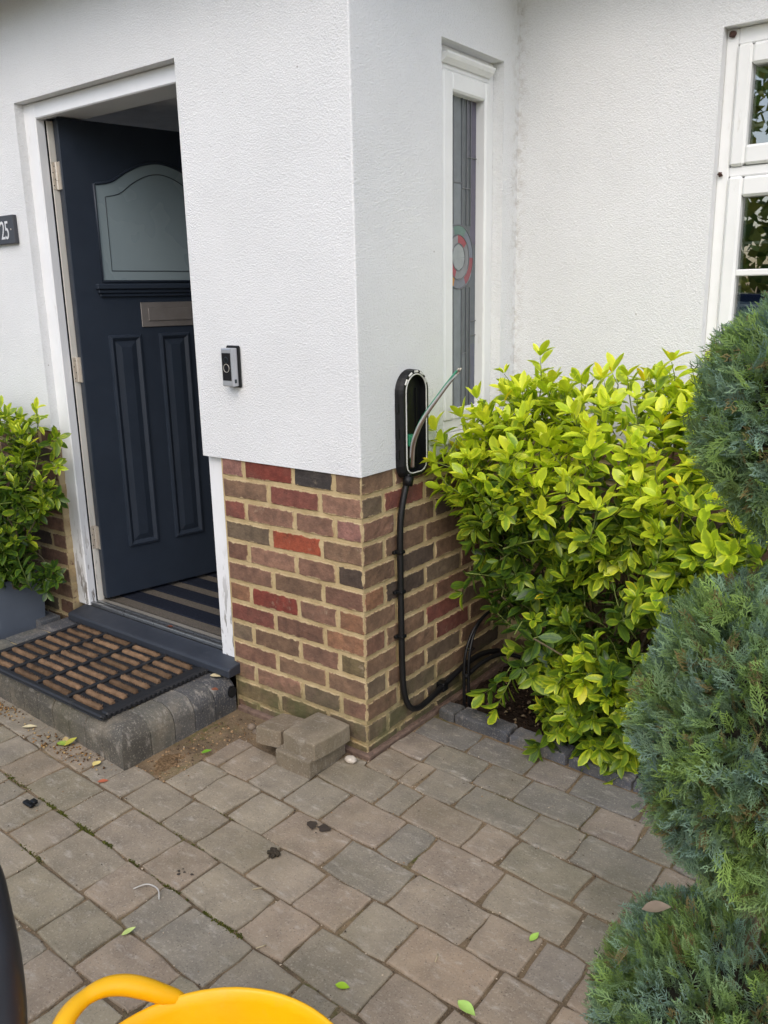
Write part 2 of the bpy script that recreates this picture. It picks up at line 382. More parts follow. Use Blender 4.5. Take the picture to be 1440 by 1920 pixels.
def seen(x, y):
    d = np.array([x, y]) - camxy; f = np.array([-math.sin(R(37.386)), math.cos(R(37.386))]); s = np.array([f[1], -f[0]])
    return d @ f > .55 and abs(d @ s) < (d @ f) * .52 + .22
npav = 0
for r in range(len(LN) - 1):
    xs = extend(r, JX[r] if r < len(JX) else None); (m0, b0), (m1, b1) = LN[r], LN[r + 1]
    for a, b in zip(xs[:-1], xs[1:]):
        xm, ym = (a + b) / 2, (b0 + b1) / 2 + (m0 + m1) / 2 * (a + b) / 2
        if in_step(xm, ym) or xm > 2.2: continue
        if xm < -.02 and ym > -.06 and not (r == 3): continue
        ja, jb = random.uniform(-.003, .003), random.uniform(-.003, .003)
        poly = [(a - ja, m1 * a + b1), (b - jb, m1 * b + b1), (b + jb, m0 * b + b0), (a + ja, m0 * a + b0)]
        if r == 3 and xm < .1: poly[2] = (poly[2][0], min(poly[2][1], -.03 if xm < -.05 else .4)); poly[3] = (poly[3][0], min(poly[3][1], -.03))
        if r == 3 and xm < .1 and xm > -.05: poly = [(-.066, m1 * -.066 + b1), (.172, m1 * .172 + b1), (.172, m0 * .172 + b0), (.025, m0 * .025 + b0), (.02, -.02), (-.066, -.03)]
        top = random.uniform(-.0022, .0022)
        V, F = paver_mesh(poly, top, .06)
        dk = max(0, min(1, (ym - .02) / .3)) * .55 + .12 * (ym > -.3)   # darker slate grey blocks beside the bed
        t = random.choice(TINT); sl = srgb(100, 101, 104); w = random.uniform(.93, 1.07)
        if ym < -.45 and xm > .55: t = random.choice((srgb(158, 140, 119), srgb(153, 138, 119), srgb(146, 135, 120)))
        if ym < -.45 and xm < .1: t = tuple(np.array(t) * .7 + np.array(srgb(128, 117, 100)) * .3)
        colr = tuple((t[k] * (1 - dk) + sl[k] * dk) * w for k in range(3)) + (1,)
        if seen(xm, ym) and npav < 300: from_np('paver', V, F, PAVER, pave, color=colr); npav += 1
        else: massV.append(V); massF += [tuple(i + mo for i in f) for f in F]; mo += len(V)
if massV:
    o = from_np('outer_paver', np.concatenate(massV), massF, PAVER, pave, color=TINT[0]); o['kind'] = 'stuff'
# beyond the laid blocks: the same drive carried on as one sheet
g = bmesh.new(); bmesh.ops.create_grid(g, x_segments=1, y_segments=1, size=1)
for v in g.verts: v.co = Vector((v.co.x * 40, v.co.y * 40, -.0765))
tag(from_bm('driveway', g, plain('far_paving', srgb(132, 124, 112), .9, var=.3, scale=7)), kind='structure')

# grit in joints
def scatter_bits(name, pts, rmin, rmax, mat, parent=None, color=None, tones=None):
    n = len(pts); base = np.array([(1, 0, 0), (-.5, .87, 0), (-.5, -.87, 0), (0, 0, 1), (0, 0, -.6)], float); F0 = np.array([(0, 1, 3), (1, 2, 3), (2, 0, 3), (1, 0, 4), (2, 1, 4), (0, 2, 4)])
    r = rng.uniform(rmin, rmax, n)[:, None, None]; a = rng.uniform(0, 6.28, n)
    rot = np.zeros((n, 3, 3)); rot[:, 0, 0] = np.cos(a); rot[:, 0, 1] = -np.sin(a); rot[:, 1, 0] = np.sin(a); rot[:, 1, 1] = np.cos(a); rot[:, 2, 2] = rng.uniform(.5, 1, n)
    V = np.einsum('nij,kj->nki', rot, base) * r * rng.uniform(.7, 1.3, (n, 5, 1)) + np.asarray(pts)[:, None, :]
    F = (F0[None] + np.arange(n)[:, None, None] * 5).reshape(-1, 3)
    at = {'tone': np.repeat(tones, 5, 0)} if tones is not None else None
    return from_np(name, V.reshape(-1, 3), F, mat, parent, attrs=at, color=color)
def mk_tone(name, rough=.9):
    n = N(name); return n.done(n.attr('tone'), rough, spec=.15)
TONE = mk_tone('loose_grit')
pts = []; tones = []
for r in range(1, 17):
    m, b = LN[r]
    for _ in range(210):
        x = random.uniform(-1.6, 1.5); y = m * x + b
        if y > -.05 and x < 0.02 or in_step(x, y): continue
        if random.random() < .8 * (0.4 + .6 * math.sin(x * 9 + r * 2.3) ** 2):
            pts.append((x + random.gauss(0, .003), y + random.gauss(0, .005), random.uniform(-.007, .0005)))
for r in range(1, 12):
    for x0 in extend(r, JX[r] if r < len(JX) else None):
        for _ in range(9):
            t = random.random(); (m0, b0), (m1, b1) = LN[r], LN[r + 1]; y = (m0 * x0 + b0) * t + (m1 * x0 + b1) * (1 - t)
            if (y > -.05 and x0 < 0.02) or in_step(x0, y): continue
            pts.append((x0 + random.gauss(0, .003), y, random.uniform(-.009, -.002)))
for _ in range(420):
    x, y = random.uniform(-1.3, 1.3), random.uniform(-1.5, .2)
    if (y > -.05 and x < 0.02) or in_step(x, y): continue
    pts.append((x, y, .001))
for p in pts: 
    k = random.random(); tones.append(srgb(206, 190, 166)[:3] if k < .22 else srgb(150, 126, 98)[:3] if k < .62 else srgb(84, 72, 60)[:3])
tag(scatter_bits('gravel', pts, .0009, .0036, TONE, tones=np.array(tones)), 'pale grit scattered in the paving joints', 'gravel', kind='stuff')
# moss in the joint that runs towards the tub
pts = []; tones = []
for (r, x0, x1, cnt, zz) in ((8, -.62, -.26, 900, 1), (8, -.2, .02, 260, 1), (8, .05, .26, 420, 1), (8, -.9, -.62, 160, 1), (9, -.5, -.33, 160, 1), (7, -.2, .0, 60, 1), (6, -.3, -.1, 60, 1)):
    for _ in range(cnt):
        x = random.uniform(x0, x1); m, b = LN[r]
        if math.sin(x * 31 + r) + math.sin(x * 57) < -.5: continue
        pts.append((x, m * x + b + random.gauss(0, .0042), random.uniform(-.007, .0005)))
        k = random.random(); tones.append((np.array(srgb(96, 98, 34)[:3]) * (1 - k) + np.array(srgb(66, 72, 34)[:3]) * k))
tag(scatter_bits('moss', pts, .0016, .0036, TONE, tones=np.array(tones)), 'olive green moss filling a paving joint', 'moss', kind='stuff')

# ------------------------------------------------------------------ house shell
house = root('house', 'white rendered house with brick plinth, open navy door and porch corner', 'house', (0, 0, 0))
ZR = .928
def corner_poly(x0, x1, y0, y1, r=.006):
    c = [(x0, y1), (x0, y0)] + [(x1 - r + r * math.cos(t), y0 + r + r * math.sin(t)) for t in np.linspace(-math.pi / 2, 0, 6)] + [(x1, y1)]
    return c[::-1]
bm = bmesh.new()
yf, xf = -.006, .006
prism(bm, corner_poly(-.697, xf, yf, .432), ZR, 2.56)                      # porch pier up to the side window
bx(bm, -.25, xf, .432, .914, ZR, .985); bx(bm, -.25, xf, .432, .914, 2.203, 2.56); bx(bm, -.25, xf, .811, .914, .985, 2.203)
bx(bm, -3.2, -1.629, yf, .28, .940, 2.56); bx(bm, -1.629, -.697, yf, .28, 2.180, 2.56)      # door wall
bx(bm, -.25, .687, .914, 1.2, ZR, 2.56); bx(bm, .687, 1.95, .914, 1.2, 2.203, 2.56); bx(bm, .687, 1.95, .914, 1.2, ZR, .95); bx(bm, 1.95, 4.5, .914, 1.2, ZR, 2.56)
from_bm('render_wall', bm, RENDER, house)
# plinth core = mortar, bricks are separate
pl = bmesh.new(); rec = .0034
prism(pl, [(-.617, rec), (-rec, rec), (-rec, .93), (-.617, .93)], -.09, ZR - .002)
bx(pl, -3.2, -1.634, rec, .25, -.09, .938); bx(pl, -rec - .3, 4.5, .914 + rec, 1.2, -.09, ZR - .001)
plinth = from_bm('brick_plinth', pl, MORTAR, house)
bx_ = bmesh.new(); bx(bx_, -.60, .018, -.016, .9, -.10, .012, .006); from_bm('footing', bx_, plain('damp_concrete_footing', srgb(112, 92, 80), .95, var=.3, scale=40, bump=(70, .8, .008)), house)
def brick_mesh(L, H=.0625, D=.03, wob=.0024):
    bm = bmesh.new(); nx = 5 if L > .15 else 3; fr = []
    rows = (0, .5, 1)
    grid = {}
    for k in range(nx + 1):
        for j, t in enumerate(rows):
            edge = k in (0, nx) or j in (0, 2)
            x = (k / nx - .5) * L; z = (t - .5) * H
            if edge: x += random.uniform(-wob, wob) * (k in (0, nx)); z += random.uniform(-wob, wob) * (j in (0, 2))
            if k in (0, nx) and j in (0, 2): x *= .99; z *= .96
            grid[k, j] = (x, z)
    ctr = {q: bm.verts.new((p[0] * (1 - .008 / L), random.uniform(-.0012, .0008), p[1] * .90)) for q, p in grid.items()}
    rim = [(k, 0) for k in range(nx)] + [(nx, j) for j in range(2)] + [(k, 2) for k in range(nx, 0, -1)] + [(0, j) for j in (2, 1)]
    for k in range(nx):
        for j in range(2): bm.faces.new((ctr[k, j], ctr[k + 1, j], ctr[k + 1, j + 1], ctr[k, j + 1]))
    mid = [bm.verts.new((grid[q][0], .0022, grid[q][1])) for q in rim]; bk = [bm.verts.new((grid[q][0], D, grid[q][1])) for q in rim]; fr = [ctr[q] for q in rim]
    m = len(rim)
    for A, B in ((fr, mid), (mid, bk)):
        for i in range(m): bm.faces.new((A[i], B[i], B[(i + 1) % m], A[(i + 1) % m]))
    bmesh.ops.recalc_face_normals(bm, faces=bm.faces)
    me = bpy.data.meshes.new('brick'); bm.to_mesh(me); bm.free(); me.materials.append(BRICK)
    at = me.attributes.new('half', 'FLOAT', 'POINT')
    for v in me.vertices: at.data[v.index].value = L / 2
    return me
BM = {k: [brick_mesh(L) for _ in range(5)] for k, L in (('S', .212), ('Q', .1585), ('H', .099), ('B', .065))}
LEN = dict(S=.215, Q=.1615, H=.102, B=.065)
PAL = dict(br=(126, 102, 83), mv=(138, 107, 90), pk=(146, 108, 98), rd=(132, 70, 60), dr=(126, 80, 70), og=(162, 86, 64), ch=(66, 62, 60), gb=(120, 105, 87), ob=(142, 106, 82), pu=(124, 94, 79), dk=(88, 76, 67), ol=(118, 105, 78))
def put_brick(kind, a0, zc, face, col):
    L = LEN[kind]; rgb = np.array(PAL[col]) * random.uniform(.93, 1.06)
    me = random.choice(BM[kind]); o = bpy.data.objects.new('brick', me); COL.objects.link(o); o.parent = plinth
    if face == 'A': p = (a0 + L / 2, random.uniform(-.001, .001), zc); rz = 0
    elif face == 'B': p = (random.uniform(.0002, .0008), a0 + L / 2, zc); rz = math.pi / 2
    else: p = (a0 + L / 2, .914 + random.uniform(-.001, .001), zc); rz = 0
    o.location = Vector(p) - wloc(plinth); o.rotation_euler = (0, random.uniform(-.004, .004), rz + random.uniform(-.006, .006)); o.color = srgb(*rgb)
ROWS_A = [  # from the door frame to the corner, course by course downwards
    [('H', 'pk'), ('S', 'rd'), ('Q', 'ch'), ('H', 'br')], [('S', 'br'), ('S', 'dr'), ('Q', 'mv')],
    [('H', 'dr'), ('S', 'mv'), ('Q', 'mv'), ('H', 'pk')], [('S', 'gb'), ('S', 'og'), ('Q', 'br')],
    [('H', 'pu'), ('S', 'mv'), ('Q', 'mv'), ('H', 'dk')], [('S', 'mv'), ('S', 'br'), ('Q', 'pu')],
    [('H', 'ob'), ('S', 'rd'), ('Q', 'mv'), ('H', 'ob')], [('S', 'dr'), ('S', 'pu'), ('Q', 'ob')],
    [('H', 'gb'), ('S', 'br'), ('Q', 'mv'), ('H', 'ol')], [('S', 'pu'), ('S', 'br'), ('Q', 'br')],
    [('H', 'mv'), ('S', 'mv'), ('Q', 'gb'), ('H', 'mv')], [('S', 'ol'), ('S', 'ol'), ('Q', 'gb')], [('H', 'br'), ('S', 'gb'), ('Q', 'br'), ('H', 'ol')]]
ROWS_B = [[('Q', 'br'), ('S', 'pu'), ('S', 'dk'), ('S', 'br')], [('H', 'gb'), ('S', 'dr'), ('S', 'br'), ('S', 'dk'), ('H', 'br')],
          [('Q', 'mv'), ('S', 'br'), ('S', 'dk'), ('S', 'br')], [('H', 'br'), ('S', 'br'), ('S', 'br'), ('S', 'dk'), ('H', 'br')],
          [('Q', 'br'), ('S', 'dk'), ('S', 'br'), ('S', 'gb')], [('H', 'ob'), ('S', 'dk'), ('S', 'gb'), ('S', 'pu'), ('H', 'br')],
          [('Q', 'br'), ('S', 'br'), ('S', 'pu'), ('S', 'br')], [('H', 'pu'), ('S', 'br'), ('S', 'dr'), ('S', 'gb'), ('H', 'br')],
          [('Q', 'br'), ('S', 'br'), ('S', 'dr'), ('S', 'br')], [('H', 'gb'), ('S', 'br'), ('S', 'gb'), ('S', 'br'), ('H', 'br')],
          [('Q', 'br'), ('S', 'gb'), ('S', 'br'), ('S', 'dk')], [('H', 'gb'), ('S', 'gb'), ('S', 'dk'), ('S', 'gb'), ('H', 'br')],
          [('Q', 'gb'), ('S', 'gb'), ('S', 'dk'), ('S', 'gb')]]
for c in range(13):
    zc = .114 + .075 * (10 - c) + .0425 - .005
    x = -.0012
    for kd, col in ROWS_A[c][::-1]: x -= LEN[kd]; put_brick(kd, x, zc, 'A', col); x -= .010
    y = .002; first = True
    for kd, col in ROWS_B[c]:
        if y + LEN[kd] > .93: break
        put_brick(kd, y, zc, 'B', col); y += LEN[kd] + .010
    x = -1.631 - (0 if c % 2 else .1125)
    if c % 2 == 0: put_brick('H', -1.631 - .1005, zc + .006, 'A', random.choice(('pu', 'br', 'mv')))
    for _ in range(3): x -= .215; put_brick('S', x + .0015, zc + .006, 'A', random.choice(('pu', 'pu', 'br', 'mv', 'dk'))); x -= .010
    x = .01 if c % 2 else -.1
    for _ in range(5):
        if x > -.005: put_brick('S', x, zc, 'C', random.choice(('br', 'dk', 'gb', 'pu')))
        x += .225
# interior: hall and dark room behind the windows, roof
bm = bmesh.new(); bx(bm, -3.2, -.26, .28, .30, -.1, .15); bx(bm, -.5, -.26, .915, 3.2, 0, 2.5); bx(bm, -3.1, -.3, 1.55, 1.65, 0, 2.5)
from_bm('hall_wall', bm, DARKWALL, house)
box('hall_ceiling', -3.2, -.26, .05, 3.2, 2.24, 2.30, CEIL, house)
bm = bmesh.new(); bx(bm, -3.1, -.5, 1.49, 1.549, 2.15, 2.238, .02, 2); from_bm('coving', bm, CEIL, house)
box('hall_floor', -3.1, -.26, .07, 3.0, .10, .178, HALLFLOOR, house)
bm = bmesh.new(); bx(bm, -.24, 4.5, 3.1, 3.2, 0, 2.5); bx(bm, 4.4, 4.5, 1.2, 3.1, 0, 2.5); bx(bm, -.26, 4.5, 1.2, 3.2, .0, .1); bx(bm, -3.2, -3.1, .28, 3.2, 0, .9); bx(bm, -3.2, -3.1, 1.5, 3.2, .9, 2.24)  # unseen left wall has an added opening that lets sky light into the hall
from_bm('room_wall', bm, DARKWALL, house)
bm = bmesh.new(); bx(bm, -3.6, .22, -.22, .90, 2.548, 2.558); bx(bm, -.3, 4.6, .70, 3.3, 2.524, 2.547); from_bm('soffit', bm, SOFFIT, house)
bm = bmesh.new(); bx(bm, -3.62, .24, -.245, -.222, 2.53, 2.68); bx(bm, .222, .245, -.22, .675, 2.53, 2.68); bx(bm, .24, 4.6, .675, .698, 2.50, 2.68); from_bm('fascia', bm, UPVC, house)
bm = bmesh.new(); bx(bm, -3.7, .28, -.28, 3.3, 2.69, 2.75); bx(bm, .2, 4.7, .64, 3.3, 2.692, 2.752); from_bm('roof', bm, SLATE, house)

# door frame
fr = bmesh.new()
bx(fr, -1.66, -1.557, .030, .070, .178, 2.18, .004); bx(fr, -1.66, -1.585, .034, .20, .178, 2.13)
bx(fr, -.697 - .005, -.612, .020, .11, .165, .926, .003); bx(fr, -.697, -.63, .024, .2, .93, 2.13)
bx(fr, -1.655, -.69, .0315, .066, 2.122, 2.179, .004); bx(fr, -1.65, -.69, .07, .2, 2.135, 2.178)
dframe = from_bm('door_frame', fr, FRAMEW, house)
fr = bmesh.new(); bx(fr, -1.585, -1.5560, .0702, .0735, .185, 2.12); from_bm('draught_seal', fr, BLACKP, dframe)
fr = bmesh.new(); bx(fr, -1.5855, -1.5545, .0738, .1065, .185, 2.122, .002); from_bm('rebate_stop', fr, REBATE, dframe)
# sill and threshold
bm = bmesh.new(); prism(bm, [(-.055, .134), (.036, .134), (.036, .1805), (-.048, .168), (-.055, .163)], -1.592, -.588, lambda a, b, h: (h, a, b)); 
bmesh.ops.bevel(bm, geom=[e for e in bm.edges], offset=.003, segments=1, affect='EDGES'); from_bm('door_sill', bm, SLATE, house)
th = bmesh.new(); bx(th, -1.557, -.70, .037, .052, .178, .196, .004, 2); bx(th, -1.557, -.70, .066, .082, .178, .192, .004, 2); thr = from_bm('threshold', th, ALU, house)
box('threshold_seal', -1.556, -.70, .052, .066, .178, .184, BLACKP, thr); box('timber_strip', -1.556, -.70, .083, .108, .178, .188, plain('grey_timber', srgb(128, 124, 116), .7), thr)

# door leaf
DH = Vector((-1.507, .088, 0)); DA = R(78); DU = Vector((math.cos(DA), math.sin(DA), 0)); DN = Vector((DU.y, -DU.x, 0))
def DT(u, z, w): return DH + DU * u + DN * w + Vector((0, 0, z))
bm = bmesh.new(); prism(bm, [(0, .205), (.80, .205), (.80, 2.130), (0, 2.130)], -.044, 0, DT); bmesh.ops.bevel(bm, geom=bm.edges[:], offset=.003, segments=1, affect='EDGES')
door = from_bm('front_door', bm, NAVY, house); door['label'] = 'dark navy panelled front door standing open'
top = [(.12, 1.90), (.191, 1.915), (.257, 1.955), (.329, 1.987), (.40, 1.999), (.471, 1.987), (.543, 1.955), (.609, 1.915), (.68, 1.90)]
top = [tuple(p) for p in catmull(top, 5)]
gl = [(.12, 1.531), (.68, 1.531)] + top[::-1]
bm = bmesh.new(); prism(bm, gl, -.01, .0015, DT); from_bm('door_glass', bm, FROST, door)
tube_obj('glass_bead', [DT(u, z, .002) for u, z in gl], .006, NAVY, door, 6, True)
gv = [(.162, 1.572), (.638, 1.572)] + [(.4 + (u - .4) * .85, z - .045) for u, z in top[::-1]]
tube_obj('glass_groove', [DT(u, z, .0012) for u, z in gv], .0022, DARKGREY, door, 6, True)
bm = bmesh.new()
for (u0, u1, z0, z1, w) in ((.085, .715, 1.500, 1.521, .030), (.092, .708, 1.484, 1.500, .020), (.10, .70, 1.470, 1.484, .012)): prism(bm, [(u0, z0), (u1, z0), (u1, z1), (u0, z1)], 0, w, DT)
bmesh.ops.bevel(bm, geom=bm.edges[:], offset=.003, segments=1, affect='EDGES'); from_bm('shelf_moulding', bm, NAVY, door)
bm = bmesh.new(); prism(bm, [(.27, 1.345), (.53, 1.345), (.53, 1.446), (.27, 1.446)], 0, .006, DT); bmesh.ops.bevel(bm, geom=bm.edges[:], offset=.002, segments=1, affect='EDGES')
lp = from_bm('letter_plate', bm, PLATE, door)
bm = bmesh.new(); prism(bm, [(.30, 1.37), (.50, 1.37), (.50, 1.424), (.30, 1.424)], .0065, .0095, DT); bmesh.ops.bevel(bm, geom=bm.edges[:], offset=.002, segments=1, affect='EDGES'); from_bm('letter_flap', bm, PLATE, lp)
for u0 in (.12, .342, .564):
    bm = bmesh.new(); rect = lambda i, w: [bm.verts.new(DT(u, z, w)) for u, z in ((u0 + i, .412 + i), (u0 + .143 - i, .412 + i), (u0 + .143 - i, 1.318 - i), (u0 + i, 1.318 - i))]
    rs = [rect(0, 0), rect(.004, .009), rect(.012, .011), rect(.020, .006), rect(.026, .0012), rect(.05, .0075)]
    for A, B in zip(rs[:-1], rs[1:]):
        for i in range(4): bm.faces.new((A[i], A[(i + 1) % 4], B[(i + 1) % 4], B[i]))
    bm.faces.new(rs[-1]); from_bm('door_panel', bm, NAVY, door)
for z in (1.875, 1.135, .425):
    bm = bmesh.new(); bx(bm, -1.556, -1.5525, .0745, .1, z, z + .1, .001)
    prism(bm, [(-.0035, z), (.0, z), (.0, z + .1), (-.0035, z + .1)], -.040, -.012, lambda a, b, h: DT(a, b, h))
    for k in range(3): tube(bm, [(-1.5465, .0905, z + k * .0335 + .0006), (-1.5465, .0905, z + k * .0335 + .0328)], .0058, 10)
    hg = from_bm('hinge', bm, STEEL, door)
    bm = bmesh.new()
    for k in range(4): tube(bm, [(-1.5525, .079 + .007 * (k % 2), z + .015 + k * .0235), (-1.5517, .079 + .007 * (k % 2), z + .015 + k * .0235)], .0026, 6)
    from_bm('screw', bm, DARKGREY, hg)

# side window (leaded glass) in the porch side wall
W = root('side_window', 'tall narrow white window with leaded stained glass beside the charger', 'window', (0, .62, .985)); W.parent = house
def xz(bm, x0, x1, y0, y1, z0, z1, b=.004): bx(bm, x0, x1, y0, y1, z0, z1, b, 1)
f = bmesh.new(); xz(f, -.11, -.034, .432, .500, .985, 2.203); xz(f, -.11, -.034, .780, .811, .985, 2.203); xz(f, -.109, -.035, .50, .78, 2.135, 2.203); xz(f, -.109, -.035, .50, .78, .985, 1.03)
win = from_bm('window_frame', f, UPVC, house); W.parent = None; bpy.data.objects.remove(W); win['label'] = 'tall narrow leaded window frame in the porch side wall'
f = bmesh.new(); xz(f, -.10, -.028, .498, .552, 1.03, 2.135, .006); xz(f, -.10, -.028, .752, .782, 1.03, 2.135, .006); xz(f, -.099, -.029, .55, .753, 2.078, 2.135, .006); xz(f, -.099, -.029, .55, .753, 1.028, 1.062, .006)
from_bm('window_sash', f, UPVC, win)
f = bmesh.new(); prism(f, [(-.005, 2.178), (-.03, 2.178), (-.03, 2.150), (-.012, 2.162), (-.006, 2.172)], .485, .775, lambda a, b, h: (a, h, b)); from_bm('trickle_vent', f, UPVC, win)
f = bmesh.new(); bx(f, -.10, .022, .436, .808, .962, .984, .004); from_bm('window_sill', f, UPVC, win)
XG = -.066; Y0, Y1, Z0, Z1 = .552, .752, 1.062, 2.078
CY, CZ = .640, 1.575
def pane(poly, col, dx=0.):
    bm = bmesh.new(); prism(bm, poly, XG - .004, XG + dx, lambda a, b, h: (h, a, b)); return from_bm('leaded_pane', bm, LEADGLASS, win, color=col)
gr = lambda k: srgb(104 * k, 110 * k, 113 * k)
cols = [(.552, .578, 1.0, (90, 98, 112)), (.578, .606, .95, None), (.606, .660, 1.12, None), (.660, .690, .98, None), (.690, .715, .86, (104, 106, 110)), (.715, .752, .8, (94, 98, 110))]
for (a, b, k, c) in cols:
    cuts = sorted([Z0, Z1] + {0: [1.30, 1.72, 1.90], 1: [1.20, 1.78], 2: [1.815], 3: [1.25, 1.80], 4: [1.33, 1.90], 5: [1.28, 1.62]}[cols.index((a, b, k, c))])
    for z0, z1 in zip(cuts[:-1], cuts[1:]):
        kk = k * random.uniform(.92, 1.06); pane([(a, z0), (b, z0), (b, z1), (a, z1)], srgb(*[q * random.uniform(.9, 1.05) for q in c]) if c and random.random() < .8 else gr(kk))
pane([(.552, 1.735), (.583, 1.735), (.583, 1.785), (.552, 1.785)], srgb(176, 122, 52), .0012)
def arc(r0, r1, a0, a1, col, dx):
    t = np.linspace(R(a0), R(a1), 9); pts = [(CY + r1 * math.cos(q), CZ + 1.12 * r1 * math.sin(q)) for q in t] + [(CY + r0 * math.cos(q), CZ + 1.12 * r0 * math.sin(q)) for q in t[::-1]]
    pts = [(min(max(y, Y0), Y1), z) for y, z in pts]; pane(pts, col, dx)
arc(0, .040, 0, 359, srgb(150, 156, 156), .002)
for a0, a1, c in ((-40, 40, (126, 128, 130)), (40, 95, (150, 70, 76)), (95, 150, (140, 140, 142)), (150, 250, (154, 72, 80)), (250, 320, (134, 136, 138))): arc(.040, .066, a0, a1, srgb(*c), .0018)
for a0, a1, c in ((-60, 0, (140, 74, 80)), (0, 60, (112, 118, 128)), (60, 110, (98, 126, 116)), (110, 185, (128, 132, 134)), (185, 250, (178, 124, 58)), (250, 300, (116, 120, 128))): arc(.066, .094, a0, a1, srgb(*c), .0016)
bm = bmesh.new()
def came(P, r=.0019): tube(bm, [(XG + .002, y, z) for y, z in P], r, 5)
for yy in (.578, .606, .660, .690, .715): came([(yy, Z0), (yy, CZ - (.1 if abs(yy - CY) < .08 else 0))]); came([(yy, CZ + (.105 if abs(yy - CY) < .08 else 0)), (yy, Z1)])
for r_ in (.040, .066, .094): 
    for t0 in range(0, 360, 15):
        P = [(CY + r_ * math.cos(R(t)), CZ + 1.12 * r_ * math.sin(R(t))) for t in (t0, t0 + 15)]
        if all(Y0 < p[0] < Y1 for p in P): came(P)
for (y0, z0, y1, z1) in ((.552, 1.785, .583, 1.785), (.552, 1.735, .583, 1.735), (.606, 1.815, .66, 1.815), (.69, 1.9, .752, 1.9), (.66, 1.80, .715, 1.80), (.715, 1.31, .752, 1.31), (.552, 1.30, .578, 1.30), (.66, 1.25, .69, 1.25), (.715, 1.36, .752, 1.36), (.552, 1.19, .578, 1.19)): came([(y0, z0), (y1, z1)])
from_bm('lead_came', bm, LEAD, win)

# front window in the back wall
f = bmesh.new()
def fz(x0, x1, z0, z1, y0=.950, y1=1.03, b=.004): bx(f, x0, x1, y0, y1, z0, z1, b)
fz(.687, .722, .95, 2.203); fz(1.915, 1.95, .95, 2.203); fz(.722, 1.915, 2.155, 2.2025); fz(.722, 1.915, 1.785, 1.815, .951); fz(.722, 1.915, .95, .985, .951); fz(1.30, 1.345, .985, 1.785, .952); fz(1.301, 1.344, 1.815, 2.155, .952)
win2 = from_bm('window_frame', f, UPVC, house); win2['label'] = 'wide white casement window frame partly behind the clipped conifer'
for (x0, x1) in ((.722, 1.30), (1.345, 1.915)):
    for (z0, z1) in ((1.815, 2.155), (.985, 1.785)):
        f = bmesh.new(); fz(x0 + .002, x0 + .045, z0, z1, .938, 1.0, .007); fz(x1 - .045, x1 - .002, z0, z1, .938, 1.0, .007); fz(x0 + .045, x1 - .045, z1 - .06, z1 - .002, .9385, 1.0, .007); fz(x0 + .045, x1 - .045, z0 + .002, z0 + .058, .9385, 1.0, .007)
        sash = from_bm('window_sash', f, UPVC, win2)
        box('pane', x0 + .04, x1 - .04, .968, .976, z0 + .05, z1 - .05, GLASS, sash)
        f = bmesh.new()
        if z0 < 1.5:
            fz(x0 + .044, x1 - .044, 1.49, 1.51, .952, .967, .003)
            for z in (1.59, 1.40, 1.31): bx(f, x0 + .044, x1 - .044, .977, .981, z - .004, z + .004)
        else:
            for z in (1.93, 2.02): bx(f, x0 + .044, x1 - .044, .977, .981, z - .004, z + .004)
        for k in (.25, .5, .75): bx(f, x0 + (x1 - x0) * k - .004, x0 + (x1 - x0) * k + .004, .9765, .9805, z0 + .055, z1 - .055)
        bx(f, x0 + .052, x0 + .057, .977, .981, z0 + .055, z1 - .055)
        from_bm('glazing_bar', f, UPVC, sash)
f = bmesh.new(); bx(f, .68, 1.96, .875, .99, .92, .948, .005); from_bm('window_sill', f, UPVC, win2)
def blob(name, c, r, mat, parent=None, sub=2, jit=.25, sq=(1, 1, 1)):
    bm = bmesh.new(); bmesh.ops.create_icosphere(bm, subdivisions=sub, radius=1)
    for v in bm.verts:
        k = 1 + random.uniform(-jit, jit); v.co = Vector((v.co.x * r * sq[0] * k + c[0], v.co.y * r * sq[1] * k + c[1], v.co.z * r * sq[2] * k + c[2]))
    return from_bm(name, bm, mat, parent, True)
NEST = plain('dusty_brown_web', srgb(84, 62, 54), .95, var=.4, scale=120)
tag(blob('spider_nest', (.706, .944, 2.186), .010, NEST), 'round dark brown spider nest in the top corner of the window', 'spider nest')
tag(blob('spider_nest', (.700, .942, 1.795), .007, NEST, jit=.5), 'ragged small dark spider nest on the window transom', 'spider nest')

# ------------------------------------------------------------------ hall mat
hm = root('hall_mat', 'striped charcoal barrier mat on the hall floor inside the door', 'mat', (-1.1, .5, .179))
box('mat_base', -1.54, -.42, .115, .95, .1785, .184, BLACKP, hm)
for k in range(6):
    y = .118 + k * .138
    box('mesh_strip', -1.535, -.425, y, y + .046, .184, .190, MESHSTRIP, hm); box('pile_strip', -1.535, -.425, y + .05, y + .134, .184, .193, CARPET, hm, .003)

